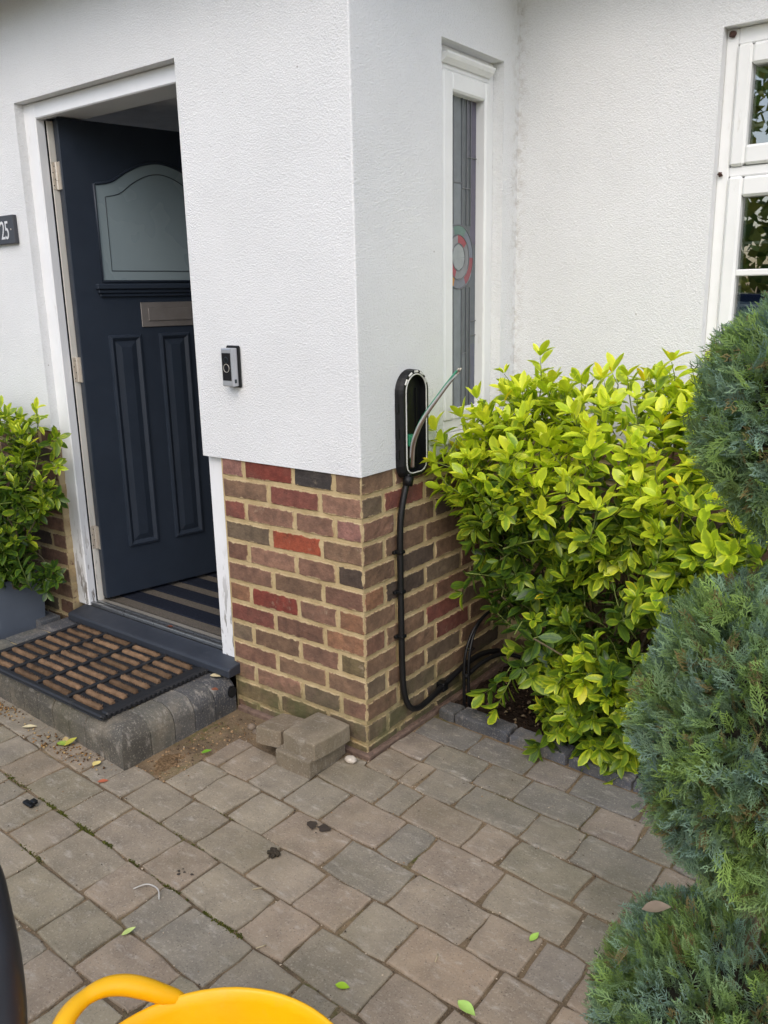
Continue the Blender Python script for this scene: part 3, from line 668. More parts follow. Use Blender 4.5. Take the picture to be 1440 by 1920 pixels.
# ------------------------------------------------------------------ doorstep of bullnose blocks
step = root('doorstep', 'grey bullnose block doorstep in front of the open door', 'doorstep', (-1.1, -.25, 0))
bm = bmesh.new(); prism(bm, [(-1.60, -.44), (-.66, -.46), (-.68, -.004), (-1.61, -.004)], -.06, .119); from_bm('step_core', bm, MORTAR, step)
def bull_poly(z0=-.03, z1=.125, w=.11, r=.058, n=6):
    return [(w, z0), (0.0, z0), (0.0, z1 - r)] + [(r - r * math.cos(t), z1 - r + r * math.sin(t)) for t in np.linspace(.15, math.pi / 2, n)] + [(w, z1)]
def bull(a, b, inward, col, w=.11):
    """a->b: outer edge run in plan, inward: unit vector"""
    a, b = Vector((*a, 0)), Vector((*b, 0)); d = (b - a).normalized(); i = Vector((*inward, 0)); jit = random.uniform(-.002, .002)
    bm = bmesh.new(); prism(bm, bull_poly(z1=.125 + jit, w=w), .0015, (b - a).length - .0015, lambda p, q, h: a + d * h + i * p + Vector((0, 0, q)))
    bmesh.ops.bevel(bm, geom=[e for e in bm.edges if e.is_boundary or abs((e.verts[0].co - e.verts[1].co).normalized().dot(d)) < .5], offset=.0025, segments=1, affect='EDGES')
    return from_bm('bullnose_block', bm, KERB, step, color=srgbv(.9, 1.1, col))
FL, FRc, RB = np.array((-1.66, -.468)), np.array((-.585, -.518)), np.array((-.600, -.012))
xs = [0, .10, .195, .295, .40, .50, .605, .71, .81, .905]
L_ = np.hypot(*(FRc - FL)); d_ = (FRc - FL) / L_; nrm = (-d_[1] * 1., d_[0] * 1.)
ex = [L_ - .115 - k * .104 for k in range(10)][::-1]
for a, b in zip(ex[:-1], ex[1:]): bull(FL + d_ * a, FL + d_ * b, nrm, (90, 87, 80))
e_ = (RB - FRc); L2 = np.hypot(*e_); e_ = e_ / L2; n2 = (-e_[1], e_[0])
ey = [.115, .215, .305, .40, L2 - .004]
for k, (a, b) in enumerate(zip(ey[:-1], ey[1:])): bull(FRc + e_ * a, FRc + e_ * b, n2, ((98, 96, 88), (94, 93, 90), (88, 89, 91), (80, 82, 86))[k])
# corner block: both outer edges rounded
bm = bmesh.new(); rr = .055; zt = .125; pr = [(0.0, -.03), (0.0, zt - rr)] + [(rr - rr * math.cos(t), zt - rr + rr * math.sin(t)) for t in np.linspace(.15, math.pi / 2, 6)]
rings = []
for o_, z in pr:
    p0 = FRc - d_ * .113 + np.array(nrm) * o_; p1 = FRc + np.array(nrm) * o_ + np.array(n2) * o_; p2 = FRc + e_ * .113 + np.array(n2) * o_; p3 = FRc - d_ * .113 + e_ * .113
    rings.append([bm.verts.new((*p, z)) for p in (p0, p1, p2, p3)])
for A, B in zip(rings[:-1], rings[1:]):
    for i in range(4): bm.faces.new((A[i], A[(i + 1) % 4], B[(i + 1) % 4], B[i]))
bm.faces.new(rings[-1]); from_bm('bullnose_block', bm, KERB, step, color=srgb(90, 87, 80))
# flat kerb blocks at the left edge, infill pavers
for k in range(3):
    y0 = -.46 + k * .148; V, F = paver_mesh([(-1.655, y0), (-1.545, y0), (-1.54, y0 + .146), (-1.65, y0 + .146)], .126, .15); from_np('kerb_block', V, F, KERB, step, color=srgb(*((104, 104, 102), (88, 90, 94), (84, 86, 92))[k]))
for a in np.arange(-1.54, -.70, .21):
    for b in np.arange(-.36, -.03, .11):
        V, F = paver_mesh([(a, b), (min(a + .208, -.70), b), (min(a + .208, -.70), b + .108), (a, b + .108)], .122 + random.uniform(-.001, .001), .04); from_np('step_paver', V, F, KERB, step, color=srgbv(.92, 1.08, (116, 108, 98)))
bm = bmesh.new(); tube(bm, [(-.640, -.035, .072), (-.597, -.035, .072)], .021, 14, cap=False); bm2 = from_bm('drain_pipe_end', bm, BLACKP, step, True)
g = bmesh.new(); tube(g, [(-.640, -.035, .072), (-.5965, -.035, .072)], .0195, 14); from_bm('hole_shade_plug', g, plain('pipe_hole_shade', (.004, .004, .004, 1), .9), step)  # near-black plug, flush with the rim: shade inside the pipe put into colour

# doormat
dm = root('doormat', 'black rubber doormat with four columns of brown coir strips on the step', 'doormat', (-1.1, -.27, .126))
ZM = .127
bm = bmesh.new(); bx(bm, -1.505, -.705, -.505, -.030, ZM, ZM + .006, .002); from_bm('mat_base', bm, BLACKR, dm)
bm = bmesh.new(); zt = ZM + .018
for (x0, x1, y0, y1) in ((-1.505, -.705, -.505, -.481), (-1.505, -.705, -.054, -.030), (-1.505, -1.487, -.481, -.054), (-.742, -.705, -.481, -.054)): bx(bm, x0, x1, y0, y1, ZM + .004, zt, .006)
for k in range(24):   # notched outer lip
    bx(bm, -.707, -.699, -.50 + k * .0197, -.488 + k * .0197, ZM, zt - .004, .002)
from_bm('rubber_border', bm, BLACKR, dm)
colx = [(-1.484, -1.324), (-1.300, -1.139), (-1.112, -.948), (-.922, -.765)]
for x in (-1.312, -1.1255, -.935):
    bm = bmesh.new(); bx(bm, x - .008, x + .008, -.481, -.054, ZM + .004, zt - .001, .003); from_bm('rubber_rib', bm, BLACKR, dm)
def coir_mesh():
    bm = bmesh.new(); n = 12; Lc = .158; pr = 7; rings = []
    bend = random.uniform(-.004, .004)
    for i in range(n + 1):
        t = i / n; w = .0102 + random.uniform(-.0014, .0014); h = .0130 + random.uniform(-.0015, .0015); fl = 1 if 0 < i < n else .75
        rings.append([bm.verts.new(((t - .5) * Lc + random.uniform(-.001, .001), bend * math.sin(t * 3.1) + w * fl * math.cos(a) * (1 + random.uniform(-.06, .06)), max(0, h * fl * math.sin(a) ** .7 + random.uniform(-.0012, .0012)))) for a in np.linspace(.0001, math.pi - .0001, pr)])
    for A, B in zip(rings[:-1], rings[1:]):
        for k in range(pr - 1): bm.faces.new((A[k], A[k + 1], B[k + 1], B[k]))
    bm.faces.new(rings[0]); bm.faces.new(rings[-1]); bmesh.ops.recalc_face_normals(bm, faces=bm.faces)
    # bristles standing off the strip
    for _ in range(190):
        x = random.uniform(-Lc / 2, Lc / 2); a = random.uniform(.3, 2.85); p = Vector((x, .011 * math.cos(a), .012 * math.sin(a) ** .7)); d = Vector((random.uniform(-.5, .5), math.cos(a), math.sin(a))) * random.uniform(.002, .0055); s = Vector((.0008, 0, 0))
        v = [bm.verts.new(q) for q in (p - s, p + s, p + d)]; bm.faces.new(v)
    me = bpy.data.meshes.new('coir_strip'); bm.to_mesh(me); bm.free(); me.materials.append(COIR); return me
CM = [coir_mesh() for _ in range(6)]
nub = bmesh.new()
for j in range(9):
    y = -.078 - j * .0478
    for (x0, x1) in colx:
        o = link('coir_strip', random.choice(CM), dm, ((x0 + x1) / 2, y, ZM + .006), srgbv(.82, 1.12, (128, 103, 80))); o.rotation_euler = (0, 0, random.uniform(-.02, .02)); o.scale.x = (x1 - x0) / .162
        if j < 8:
            for q in range(2):
                for k in range(15):
                    xx = x0 + .006 + k * (x1 - x0 - .012) / 14; yy = y - .0165 - q * .0145; h = ZM + .014
                    v = [nub.verts.new(p) for p in ((xx - .0038, yy - .004, ZM + .005), (xx + .0038, yy - .004, ZM + .005), (xx + .0038, yy + .004, ZM + .005), (xx - .0038, yy + .004, ZM + .005), (xx, yy, h))]
                    for i in range(4): nub.faces.new((v[i], v[(i + 1) % 4], v[4]))
o = from_bm('rubber_nub', nub, BLACKR, dm); o['kind'] = 'stuff'

# ------------------------------------------------------------------ trench of sand beside the step
nx, ny = 46, 60; xs_ = np.linspace(-.62, -.17, nx); ys_ = np.linspace(-.53, .0, ny); X, Y = np.meshgrid(xs_, ys_)
Z = -.022 + .012 * np.sin(X * 21 + Y * 9) * np.sin(Y * 17) + rng.normal(0, .0022, X.shape) + .022 * np.exp(-((X + .52) / .06) ** 2 - ((Y + .36) / .1) ** 2) - .02 * np.exp(-((X + .42) / .1) ** 2 - ((Y + .04) / .07) ** 2)
idx = np.arange(nx * ny).reshape(ny, nx); F = np.stack([idx[:-1, :-1], idx[:-1, 1:], idx[1:, 1:], idx[1:, :-1]], -1).reshape(-1, 4)
tag(from_np('sand', np.stack([X, Y, Z], -1).reshape(-1, 3), F, SANDP, None, True), 'brown sand and rubble exposed beside the step', 'sand', kind='stuff')
pts = [(random.uniform(-.57, -.37), random.uniform(-.5, -.03), random.uniform(-.022, -.004)) for _ in range(1800)]; tones = [np.array(random.choice((srgb(170, 140, 104)[:3], srgb(120, 96, 70)[:3], srgb(90, 76, 62)[:3]))) for _ in pts]
tag(scatter_bits('rubble', pts, .001, .0075, TONE, tones=np.array(tones)), 'small stones lying in the sand by the step', 'rubble', kind='stuff')
for c, r, lb in (((-.452, -.085, .0), .017, 'rounded brown stone in the sand nearest the drain pipe'), ((-.418, -.098, -.002), .013, 'small brown stone in the sand touching the narrow paver')): tag(blob('stone', c, r, plain('brown_stone', srgb(122, 108, 92), .9, var=.25, scale=50), None, 2, .12, (1, .85, .75)), lb, 'stone')
tag(blob('pebble', (-.022, -.062, .011), .018, STONE, None, 3, .05, (1.2, .9, .65)), 'pale pebble by the foot of the brick corner', 'pebble')

# loose blocks
def loose(poly, z, th, rot, label, col):
    V, F = paver_mesh(poly, th, th, .0, .005, .0012); V = np.array(V); c = V.mean(0); c[2] = 0
    o = from_np('loose_paver', V, F, KERB, None, color=srgb(*col)); o.location.z = z; o.rotation_euler = rot; tag(o, label, 'paving block', 'loose paving blocks by the brick corner'); return o
loose([(-.212, -.216), (-.060, -.216), (-.070, -.022), (-.216, -.022)], .001, .056, (0, 0, 0), 'pale paving block lying flat at the bottom of the two-block pile', (128, 117, 100))
loose([(-.192, -.196), (-.048, -.196), (-.048, -.024), (-.200, -.024)], .0575, .056, (0, 0, R(-3)), 'pale paving block on top of the two-block pile against the bricks', (134, 123, 106))
loose([(-.318, -.200), (-.214, -.192), (-.214, -.055), (-.318, -.055)], .036, .056, (R(-6), R(-3), R(4)), 'tilted paving block left of the two-block pile', (130, 117, 99))
box('loose_paver', -.312, -.226, -.13, -.05, -.01, .038, KERB, None, .004, color=srgb(112, 104, 94)); tag(bpy.context.scene.objects[-1] if False else [o for o in COL.objects if o.name.startswith('loose_paver')][-1], 'dark broken block propping up the tilted paving block', 'paving block', 'loose paving blocks by the brick corner')

# ------------------------------------------------------------------ kerb and planting bed
kerb = root('kerb', 'dark concrete edging blocks along the planting bed', None, (.6, .38, 0), kind='structure')
x = .035; first = True
while x < 1.5:
    L = .07 if first else .218; first = False; m, b = LN[0]
    p = lambda q, dy: (q, m * q + b + .006 + dy)
    V, F = paver_mesh([p(x, 0), p(x + L, 0), p(x + L, .078), p(x, .078)], .032 + random.uniform(-.002, .002), .08, .002, .008); from_np('kerb_stone', V, F, KERB, kerb, color=srgbv(.93, 1.08, (88, 90, 96))); x += L + .002
nx, ny = 70, 30; xs_ = np.linspace(0., 2.0, nx); ys_ = np.linspace(.36, .92, ny); X, Y = np.meshgrid(xs_, ys_)
Z = -.01 + .014 * np.sin(X * 15) * np.sin(Y * 22) + rng.normal(0, .006, X.shape); Z = Z - .02 * (Y < .44)
idx = np.arange(nx * ny).reshape(ny, nx); F = np.stack([idx[:-1, :-1], idx[:-1, 1:], idx[1:, 1:], idx[1:, :-1]], -1).reshape(-1, 4)
tag(from_np('soil', np.stack([X, Y, Z], -1).reshape(-1, 3), F, SOIL, None, True), 'dark soil of the planting bed', None, kind='structure')
pts = [(random.uniform(.05, 1.2), random.uniform(.45, .8), random.uniform(.0, .008)) for _ in range(500)]; tones = [np.array(random.choice((srgb(110, 92, 70)[:3], srgb(70, 54, 42)[:3], srgb(140, 124, 100)[:3]))) for _ in pts]
tag(scatter_bits('leaf_litter', pts, .003, .010, TONE, tones=np.array(tones)), 'brown leaf litter under the golden shrub', 'leaf litter', kind='stuff')

# ------------------------------------------------------------------ things on the walls
# house number plaque
pq = root('house_number_plaque', 'dark slate plaque reading 25 on the white wall left of the door', 'plaque', (-1.78, -.006, 1.68))
bm = bmesh.new(); prism(bm, [(-1.885, 1.682), (-1.702, 1.682), (-1.702, 1.789), (-1.885, 1.789)], -.024, -.006, lambda a, b, h: (a, h, b)); bmesh.ops.bevel(bm, geom=bm.edges[:], offset=.002, segments=1, affect='EDGES'); from_bm('slate_plate', bm, plain('plaque_slate', srgb(62, 64, 70), .5, var=.1), pq)
cu = bpy.data.curves.new('digits', 'FONT'); cu.body = '25'; cu.size = .098; cu.extrude = .0006; cu.space_character = .95
to = bpy.data.objects.new('digits', cu); COL.objects.link(to); dg = bpy.context.evaluated_depsgraph_get(); dg.update()
me = bpy.data.meshes.new_from_object(to.evaluated_get(dg)); bpy.data.objects.remove(to)
for v in me.vertices: q = v.co.copy(); v.co = Vector((-1.800 + q.x * .66, -.0248 - q.z, 1.700 + q.y))
me.materials.clear(); finish('digits', me, plain('white_engraving', srgb(214, 216, 218), .6), pq, False)
bm = bmesh.new(); tube(bm, [(-1.722, -.024, 1.735), (-1.722, -.0262, 1.735)], .0032, 8); from_bm('screw', bm, STEEL, pq)
# doorbell
db = root('doorbell', 'silver and black video doorbell on the white wall by the door', 'doorbell', (-.505, -.006, 1.176))
box('mount_plate', -.540, -.477, -.014, -.006, 1.172, 1.306, BLACKP, db, .004)
box('bell_body', -.533, -.485, -.042, -.014, 1.177, 1.299, plain('satin_silver', srgb(186, 188, 192), .35, .6), db, .004, 2)
box('camera_panel', -.529, -.489, -.0432, -.040, 1.196, 1.284, plain('gloss_black', srgb(14, 15, 20), .12), db, .001)
for z, r in ((1.262, .009), (1.236, .013)):
    bm = bmesh.new(); tube(bm, [(-.509 + r * math.cos(t), -.0436, z + r * math.sin(t)) for t in np.linspace(0, 2 * math.pi, 20)[:-1]], .0011, 5, True); from_bm('lens_ring', bm, DARKGREY if r < .012 else STEEL, db)
bm = bmesh.new(); tube(bm, [(-.509, -.0425, 1.262), (-.509, -.0448, 1.262)], .007, 14); from_bm('camera_lens', bm, BLACKP, db)
box('speaker_slot', -.4855, -.4842, -.032, -.024, 1.188, 1.200, DARKGREY, db)

# charger base plate, open, with wires
ch = root('car_charger_backplate', 'open black wall charger backplate with loose wires on the porch side', 'car charger', (.006, .222, .89))
def stad(w, z0, z1, rb, n=9):
    r = w; c = z1 - r; P = [(r * math.cos(t), c + r * math.sin(t)) for t in np.linspace(0, math.pi, 2 * n)]
    P += [(-w + rb - rb * math.cos(t), z0 + rb - rb * math.sin(t)) for t in np.linspace(0, math.pi / 2, n // 2)]
    P += [(w - rb + rb * math.sin(t), z0 + rb - rb * math.cos(t)) for t in np.linspace(0, math.pi / 2, n // 2)]
    return P
YC = .248
bm = bmesh.new()
def loop(w, z0, z1, rb, x, yc=YC): return [bm.verts.new((x, yc + a, b)) for a, b in stad(w, z0, z1, rb)]
Ls = [loop(.072, .889, 1.230, .042, .006, .240), loop(.071, .890, 1.229, .042, .020, .244), loop(.0695, .8915, 1.228, .041, .0275), loop(.067, .894, 1.226, .040, .030), loop(.055, .904, 1.215, .031, .030), loop(.053, .906, 1.213, .031, .009)]
for A, B in zip(Ls[:-1], Ls[1:]):
    for i in range(len(A)): bm.faces.new((A[i], A[(i + 1) % len(A)], B[(i + 1) % len(A)], B[i]))
bm.faces.new(Ls[-1]); from_bm('backplate_tray', bm, BLACKP, ch)
tube_obj('gasket', [(.031, YC + a, b) for a, b in stad(.0545, .9045, 1.2145, .031)], .0022, WHITEP, ch, 6, True)
bm = bmesh.new()
for t in np.linspace(.55, math.pi - .55, 5): 
    c = (YC + .0615 * math.cos(t), 1.1605 + .0615 * math.sin(t)); d = (math.cos(t + math.pi / 2), math.sin(t + math.pi / 2))
    tube(bm, [(.0302, c[0] - d[0] * .009, c[1] - d[1] * .009), (.0302, c[0] + d[0] * .009, c[1] + d[1] * .009)], .0035, 6)
from_bm('vent_slot', bm, WHITEP, ch)
for z in (.955, 1.02, 1.10): box('side_clip', .007, .020, .1665, .176, z, z + .03, BLACKP, ch, .001)
for y, z0, z1 in ((.225, .93, 1.16), (.27, .93, 1.17)): box('inner_rib', .009, .014, y, y + .003, z0, z1, BLACKP, ch)
bm = bmesh.new(); bx(bm, .009, .034, .206, .236, .992, 1.028, .003); bx(bm, .034, .041, .208, .217, .996, 1.025, .002); bx(bm, .034, .041, .222, .231, .996, 1.025, .002); from_bm('terminal_block', bm, plain('green_terminal', srgb(38, 120, 84), .45), ch)
base = [(.030, .221, .925), (.034, .216, .955), (.042, .213, 1.005), (.056, .225, 1.055), (.072, .247, 1.098), (.092, .277, 1.142), (.112, .305, 1.184), (.132, .331, 1.222)]
for k, c in enumerate(((122, 112, 104), (48, 74, 150), (36, 128, 96), (150, 152, 150), (92, 74, 60))):
    a = k * 1.256; P = [(p[0] + .0048 * math.cos(a + i * .25), p[1] + .0048 * math.sin(a + i * .25), p[2]) for i, p in enumerate(base)]
    if k in (1, 3): P = P[1:-1] + [(P[-1][0] - .004, P[-1][1] - .004, P[-1][2] - .012)]
    bm = bmesh.new(); tube(bm, catmull(P, 5), .0034 if k else .0042, 7); from_bm('wire', bm, PAINTO, ch, True, color=srgb(*c))
    bm = bmesh.new(); e = Vector(P[-1]); d = (Vector(P[-1]) - Vector(P[-2])).normalized(); tube(bm, [e, e + d * .010], .0016, 6); from_bm('wire_tip', bm, STEEL, ch, True)
# conduit down the wall
cn = root('cable_conduit', 'black cable conduit clipped down the brick porch side and along its foot', 'cable', (.018, .18, .08))
P = [(.026, .208, .905), (.022, .202, .875), (.019, .180, .80), (.018, .170, .73), (.018, .168, .60), (.018, .168, .40), (.018, .170, .25), (.020, .176, .16), (.024, .200, .10), (.028, .245, .078), (.028, .31, .082), (.022, .40, .092), (.020, .48, .105), (.022, .56, .12), (.035, .66, .13), (.06, .74, .12)]
tube_obj('conduit', catmull(P, 8), .0105, CABLEB, cn, 12)
bm = bmesh.new(); tube(bm, [(.027, .209, .897), (.024, .204, .868)], .0165, 14); from_bm('cable_gland', bm, BLACKP, cn, True)
for (y, z) in ((.168, .655), (.168, .52), (.169, .365)):
    bm = bmesh.new(); bx(bm, .0, .031, y - .0135, y + .0135, z - .006, z + .006, .003); bx(bm, .0, .012, y - .022, y - .013, z - .005, z + .005, .002); from_bm('conduit_clip', bm, BLACKP, cn)
bm = bmesh.new(); bx(bm, .0, .034, .395, .425, .075, .108, .003); from_bm('conduit_clip', bm, BLACKP, cn)
lc = root('looped_cable', 'pair of thin black cables looping out of the soil near the wall', 'cable', (.06, .54, 0))
for k, dy in enumerate((0, .014)):
    P = [(.055 + k * .012, .50 + dy, -.02), (.05 + k * .01, .505 + dy, .10), (.048 + k * .008, .52 + dy, .19), (.055, .57 + dy, .27), (.07, .66 + dy, .31), (.10, .76 + dy, .28), (.12, .82, .18)]
    tube_obj('cable_strand', catmull(P, 8), .0058, CABLEB, lc, 9)
for z, s in ((.11, .012), (.20, .012)):
    bm = bmesh.new(); tube(bm, [(.055 + .016 * math.cos(t), .515 + (.02 if z > .15 else 0) + .015 * math.sin(t), z) for t in np.linspace(0, 6.28, 14)[:-1]], .0025, 6, True); from_bm('cable_tie', bm, BLACKP, lc, True)
tube_obj('lower_cable', catmull([(.052, .51, .095), (.07, .60, .125), (.10, .70, .13), (.16, .78, .09), (.2, .82, .02)], 8), .0085, CABLEB, lc, 9)

# ------------------------------------------------------------------ shrubs
def leaf_template(curve, fold):
    T = [0, .18, .38, .60, .82, 1.]; Wd = [0, .30, .43, .47, .33, 0]
    V, E, F = [], [], []; V.append((0, 0, 0)); E.append(0.)
    for t, w in zip(T[1:-1], Wd[1:-1]):
        for u in (-1, 0, 1): V.append((u * w * .5 * 2 * .5 * 2 * .5, t, fold * abs(u) * w * .5 - curve * t * t)); E.append(abs(u))
    V.append((0, 1, -curve)); E.append(.6)
    F = [(0, 2, 1), (0, 3, 2)]
    for k in range(3):
        a = 1 + 3 * k; b = a + 3
        F += [(a, a + 1, b + 1), (a, b + 1, b), (a + 1, a + 2, b + 2), (a + 1, b + 2, b + 1)]
    F += [(10, 11, 13), (11, 12, 13)]
    return np.array(V), np.array(E), np.array(F)
TPL = [leaf_template(c, f) for c, f in ((.10, .35), (.30, .5), (.0, .2), (-.12, .45))]
TME = []
for V, E, F in TPL:
    me = bpy.data.meshes.new('leaf'); me.from_pydata([tuple(v) for v in V], [], [tuple(map(int, f)) for f in F]); a = me.attributes.new('edge', 'FLOAT', 'POINT'); a.data.foreach_set('value', E.astype('f')); me.polygons.foreach_set('use_smooth', [True] * len(me.polygons)); me.materials.append(LEAF_O); TME.append(me)
CAMP = np.array(cam.location); CM3 = np.array(cam.rotation_euler.to_matrix())
def shrub(rt, blobs, nshoot, ok, young, base, seed, extra=(), size=(.036, .078), nobj=300):
    rs = np.random.default_rng(seed); U = lambda a, b: rs.uniform(a, b)
    B = np.array(blobs, float); area = (B[:, 3] * B[:, 4] + B[:, 4] * B[:, 5] + B[:, 3] * B[:, 5]); pr = area / area.sum()
    L = []; stems = bmesh.new(); shoots = []; inner = []
    tries = 0
    while len(shoots) < nshoot and tries < nshoot * 60:
        tries += 1; k = rs.choice(len(B), p=pr); d = rs.normal(size=3); d /= np.linalg.norm(d)
        depth = 1.0 if rs.random() < .8 else U(.55, .95)
        p = B[k, :3] + d * B[k, 3:] * depth * U(.94, 1.06)
        n = d / B[k, 3:]; n /= np.linalg.norm(n)
        q = ((p - B[:, :3]) / B[:, 3:]) ** 2
        if (np.delete(q.sum(1), k) < .72).any() and rs.random() < .93: continue
        if n[1] > .55 or not ok(p): continue
        dr = n * .55 + np.array([0, 0, .75 if n[2] > -.2 else .15]) + rs.normal(size=3) * .28; shoots.append((p, dr / np.linalg.norm(dr), U(.10, .2))); inner.append(depth < 1)
    shoots += [(np.array(p, float), np.array(d, float) / np.linalg.norm(d), l) for p, d, l in extra]
    for si, (p, d, ln) in enumerate(shoots):
        root_ = p - d * ln; y0 = young(p) + rs.normal() * .16 - (.3 if si < len(inner) and inner[si] else 0); bow = rs.normal(size=3) * .02; bow -= d * (bow @ d)  # inner shoots get a darker tone, painting shade into the gaps between leaves
        a = np.cross(d, [0, 0, 1.]); a = a / (np.linalg.norm(a) + 1e-6); b = np.cross(d, a)
        npair = int(ln / .03); ph = U(0, 6.28)
        pts = [root_ + d * ln * t + bow * math.sin(t * 3.14) for t in (0, .35, .7, 1)]
        tube(stems, pts, [.0024, .0021, .0017, .001], 4, cap=False)
        for w in range(npair + 1):
            t = 1 - w / (npair + .6); last = w == 0
            c = root_ + d * ln * t + bow * math.sin(t * 3.14)
            m = rs.integers(4, 7) if last else 2 + (rs.random() < .35)
            for k in range(m):
                an = ph + w * 1.57 + k * 6.283 / m + U(-.3, .3); sp = U(.45, .9) if last else U(.8, 1.3)
                rad = a * math.cos(an) + b * math.sin(an); ld = d * math.cos(sp) + rad * math.sin(sp) + np.array([0, 0, -.12 if sp > .9 else 0]); ld /= np.linalg.norm(ld)
                nn = d * math.sin(sp) - rad * math.cos(sp) + rs.normal(size=3) * .16 + np.array([0, 0, .25]); nn -= ld * (nn @ ld); nn /= np.linalg.norm(nn)
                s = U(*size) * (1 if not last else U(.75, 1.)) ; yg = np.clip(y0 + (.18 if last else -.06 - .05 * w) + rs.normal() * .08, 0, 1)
                L.append((c + ld * .004, ld, nn, s, s * U(.78, 1.05), yg, U(.15, 1), (U(.6, 1) if last and rs.random() < .05 * y0 else 0), rs.integers(0, 4)))
    from_bm('stem', stems, STEMG, rt, True)['kind'] = 'stuff'
    br = bmesh.new(); bases = [np.array(base) + np.array([rs.normal() * .06, rs.normal() * .03, 0]) for _ in range(7)]
    for p, d, ln in [shoots[i] for i in rs.choice(len(shoots), min(70, len(shoots)), False)]:
        b0 = bases[rs.integers(0, len(bases))]; e = p - d * ln; mid = b0 * .4 + e * .6 + np.array([0, .02, .05]) + rs.normal(size=3) * .03
        tube(br, catmull([b0, b0 * .7 + mid * .3 + rs.normal(size=3) * .015, mid, e], 3), [.006] * 4 + [.0045] * 3 + [.003] * 3, 5, cap=False)
    from_bm('branch', br, BARK, rt, True)['kind'] = 'stuff'
    # which leaves show largest from the front
    C = np.array([l[0] + l[1] * l[3] * .5 for l in L]); Nn = np.array([l[2] for l in L]); S = np.array([l[3] * l[4] for l in L])
    q = (C - CAMP) @ CM3; dep = -q[:, 2]; px = (q[:, 0] / dep * 1580 + 720); py = (-q[:, 1] / dep * 1580 + 960)
    vw = (CAMP - C); vw /= np.linalg.norm(vw, axis=1)[:, None]; ap = S * np.abs((vw * Nn).sum(1)) / dep ** 2
    cell = {}
    for i in range(len(L)): k = (int(px[i] // 14), int(py[i] // 14)); cell[k] = min(cell.get(k, 9), dep[i])
    front = np.array([dep[i] < cell[(int(px[i] // 14), int(py[i] // 14))] + .025 for i in range(len(L))]); inside = (px > -10) & (px < 1450) & (py > 0) & (py < 1930)
    sc = ap * np.where(front & inside, 1, .02); top_ = set(np.argsort(-sc)[:nobj].tolist())
    mv, me_, mf, mt = [], [], [], []; off = 0; rl = wloc(rt)
    for i, (c, ld, nn, s, w, yg, sh, go, tp) in enumerate(L):
        bb = np.cross(ld, nn)
        if i in top_:
            o = bpy.data.objects.new('leaf', TME[tp]); COL.objects.link(o); o.parent = rt
            o.matrix_local = Matrix(((bb[0] * w, ld[0] * s, nn[0] * s, c[0] - rl.x), (bb[1] * w, ld[1] * s, nn[1] * s, c[1] - rl.y), (bb[2] * w, ld[2] * s, nn[2] * s, c[2] - rl.z), (0, 0, 0, 1)))
            o.color = (yg, sh, go, 1)
        else:
            V, E, F = TPL[tp]; mv.append(c + V[:, :1] * bb * w + V[:, 1:2] * ld * s + V[:, 2:] * nn * s); me_.append(E); mf.append(F + off); off += len(V); mt.append(np.tile((yg, sh, go), (len(V), 1)))
    o = from_np('leaf_mass', np.concatenate(mv), np.concatenate(mf), LEAF_M, rt, True, {'edge': np.concatenate(me_), 'tone': np.concatenate(mt)}); o['kind'] = 'stuff'
    return len(L)
sh1 = root('golden_shrub', 'large golden green leafy shrub growing in the bed by the porch', 'shrub', (.55, .62, 0))
ex1 = [((.05, .34, .90), (-.6, -.2, .35), .16), ((.06, .36, .98), (-.5, -.2, .6), .16), ((.07, .33, .84), (-.6, -.3, .1), .16), ((.09, .42, 1.06), (-.4, -.1, .8), .15), ((.13, .45, 1.12), (-.3, -.1, .9), .15), ((.20, .40, .12), (-.5, -.35, -.75), .16), ((.27, .36, .10), (-.25, -.4, -.8), .17), ((.10, .42, .46), (-.6, -.3, -.5), .14), ((.07, .30, .93), (-.55, -.3, .45), .16), ((.03, .36, 1.02), (-.4, -.2, .6), .13), ((.30, .55, 1.255), (.05, -.1, 1), .15), ((.72, .55, 1.25), (.1, 0, 1), .15), ((.83, .52, 1.24), (.1, 0, 1), .14), ((.2, .5, 1.20), (-.1, 0, 1), .14)]
for _ in range(26): ex1.append(((random.uniform(.42, .78), random.uniform(.30, .38), random.uniform(.02, .32)), (random.uniform(-.4, .4), -.6, random.uniform(-.5, .2)), .13))
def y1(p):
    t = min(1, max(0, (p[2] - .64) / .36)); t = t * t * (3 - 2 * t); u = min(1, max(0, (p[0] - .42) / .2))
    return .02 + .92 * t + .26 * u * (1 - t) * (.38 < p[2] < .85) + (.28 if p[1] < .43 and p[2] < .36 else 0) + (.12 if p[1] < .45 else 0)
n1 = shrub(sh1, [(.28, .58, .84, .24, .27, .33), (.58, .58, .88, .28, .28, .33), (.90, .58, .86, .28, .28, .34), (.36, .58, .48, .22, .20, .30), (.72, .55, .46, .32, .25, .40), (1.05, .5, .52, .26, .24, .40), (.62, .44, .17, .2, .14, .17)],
      540, lambda p: p[0] > .035 and p[1] < .88 and p[2] > .02 and not (p[2] < .34 and p[0] < .30), y1, (.5, .66, -.02), 3, ex1)
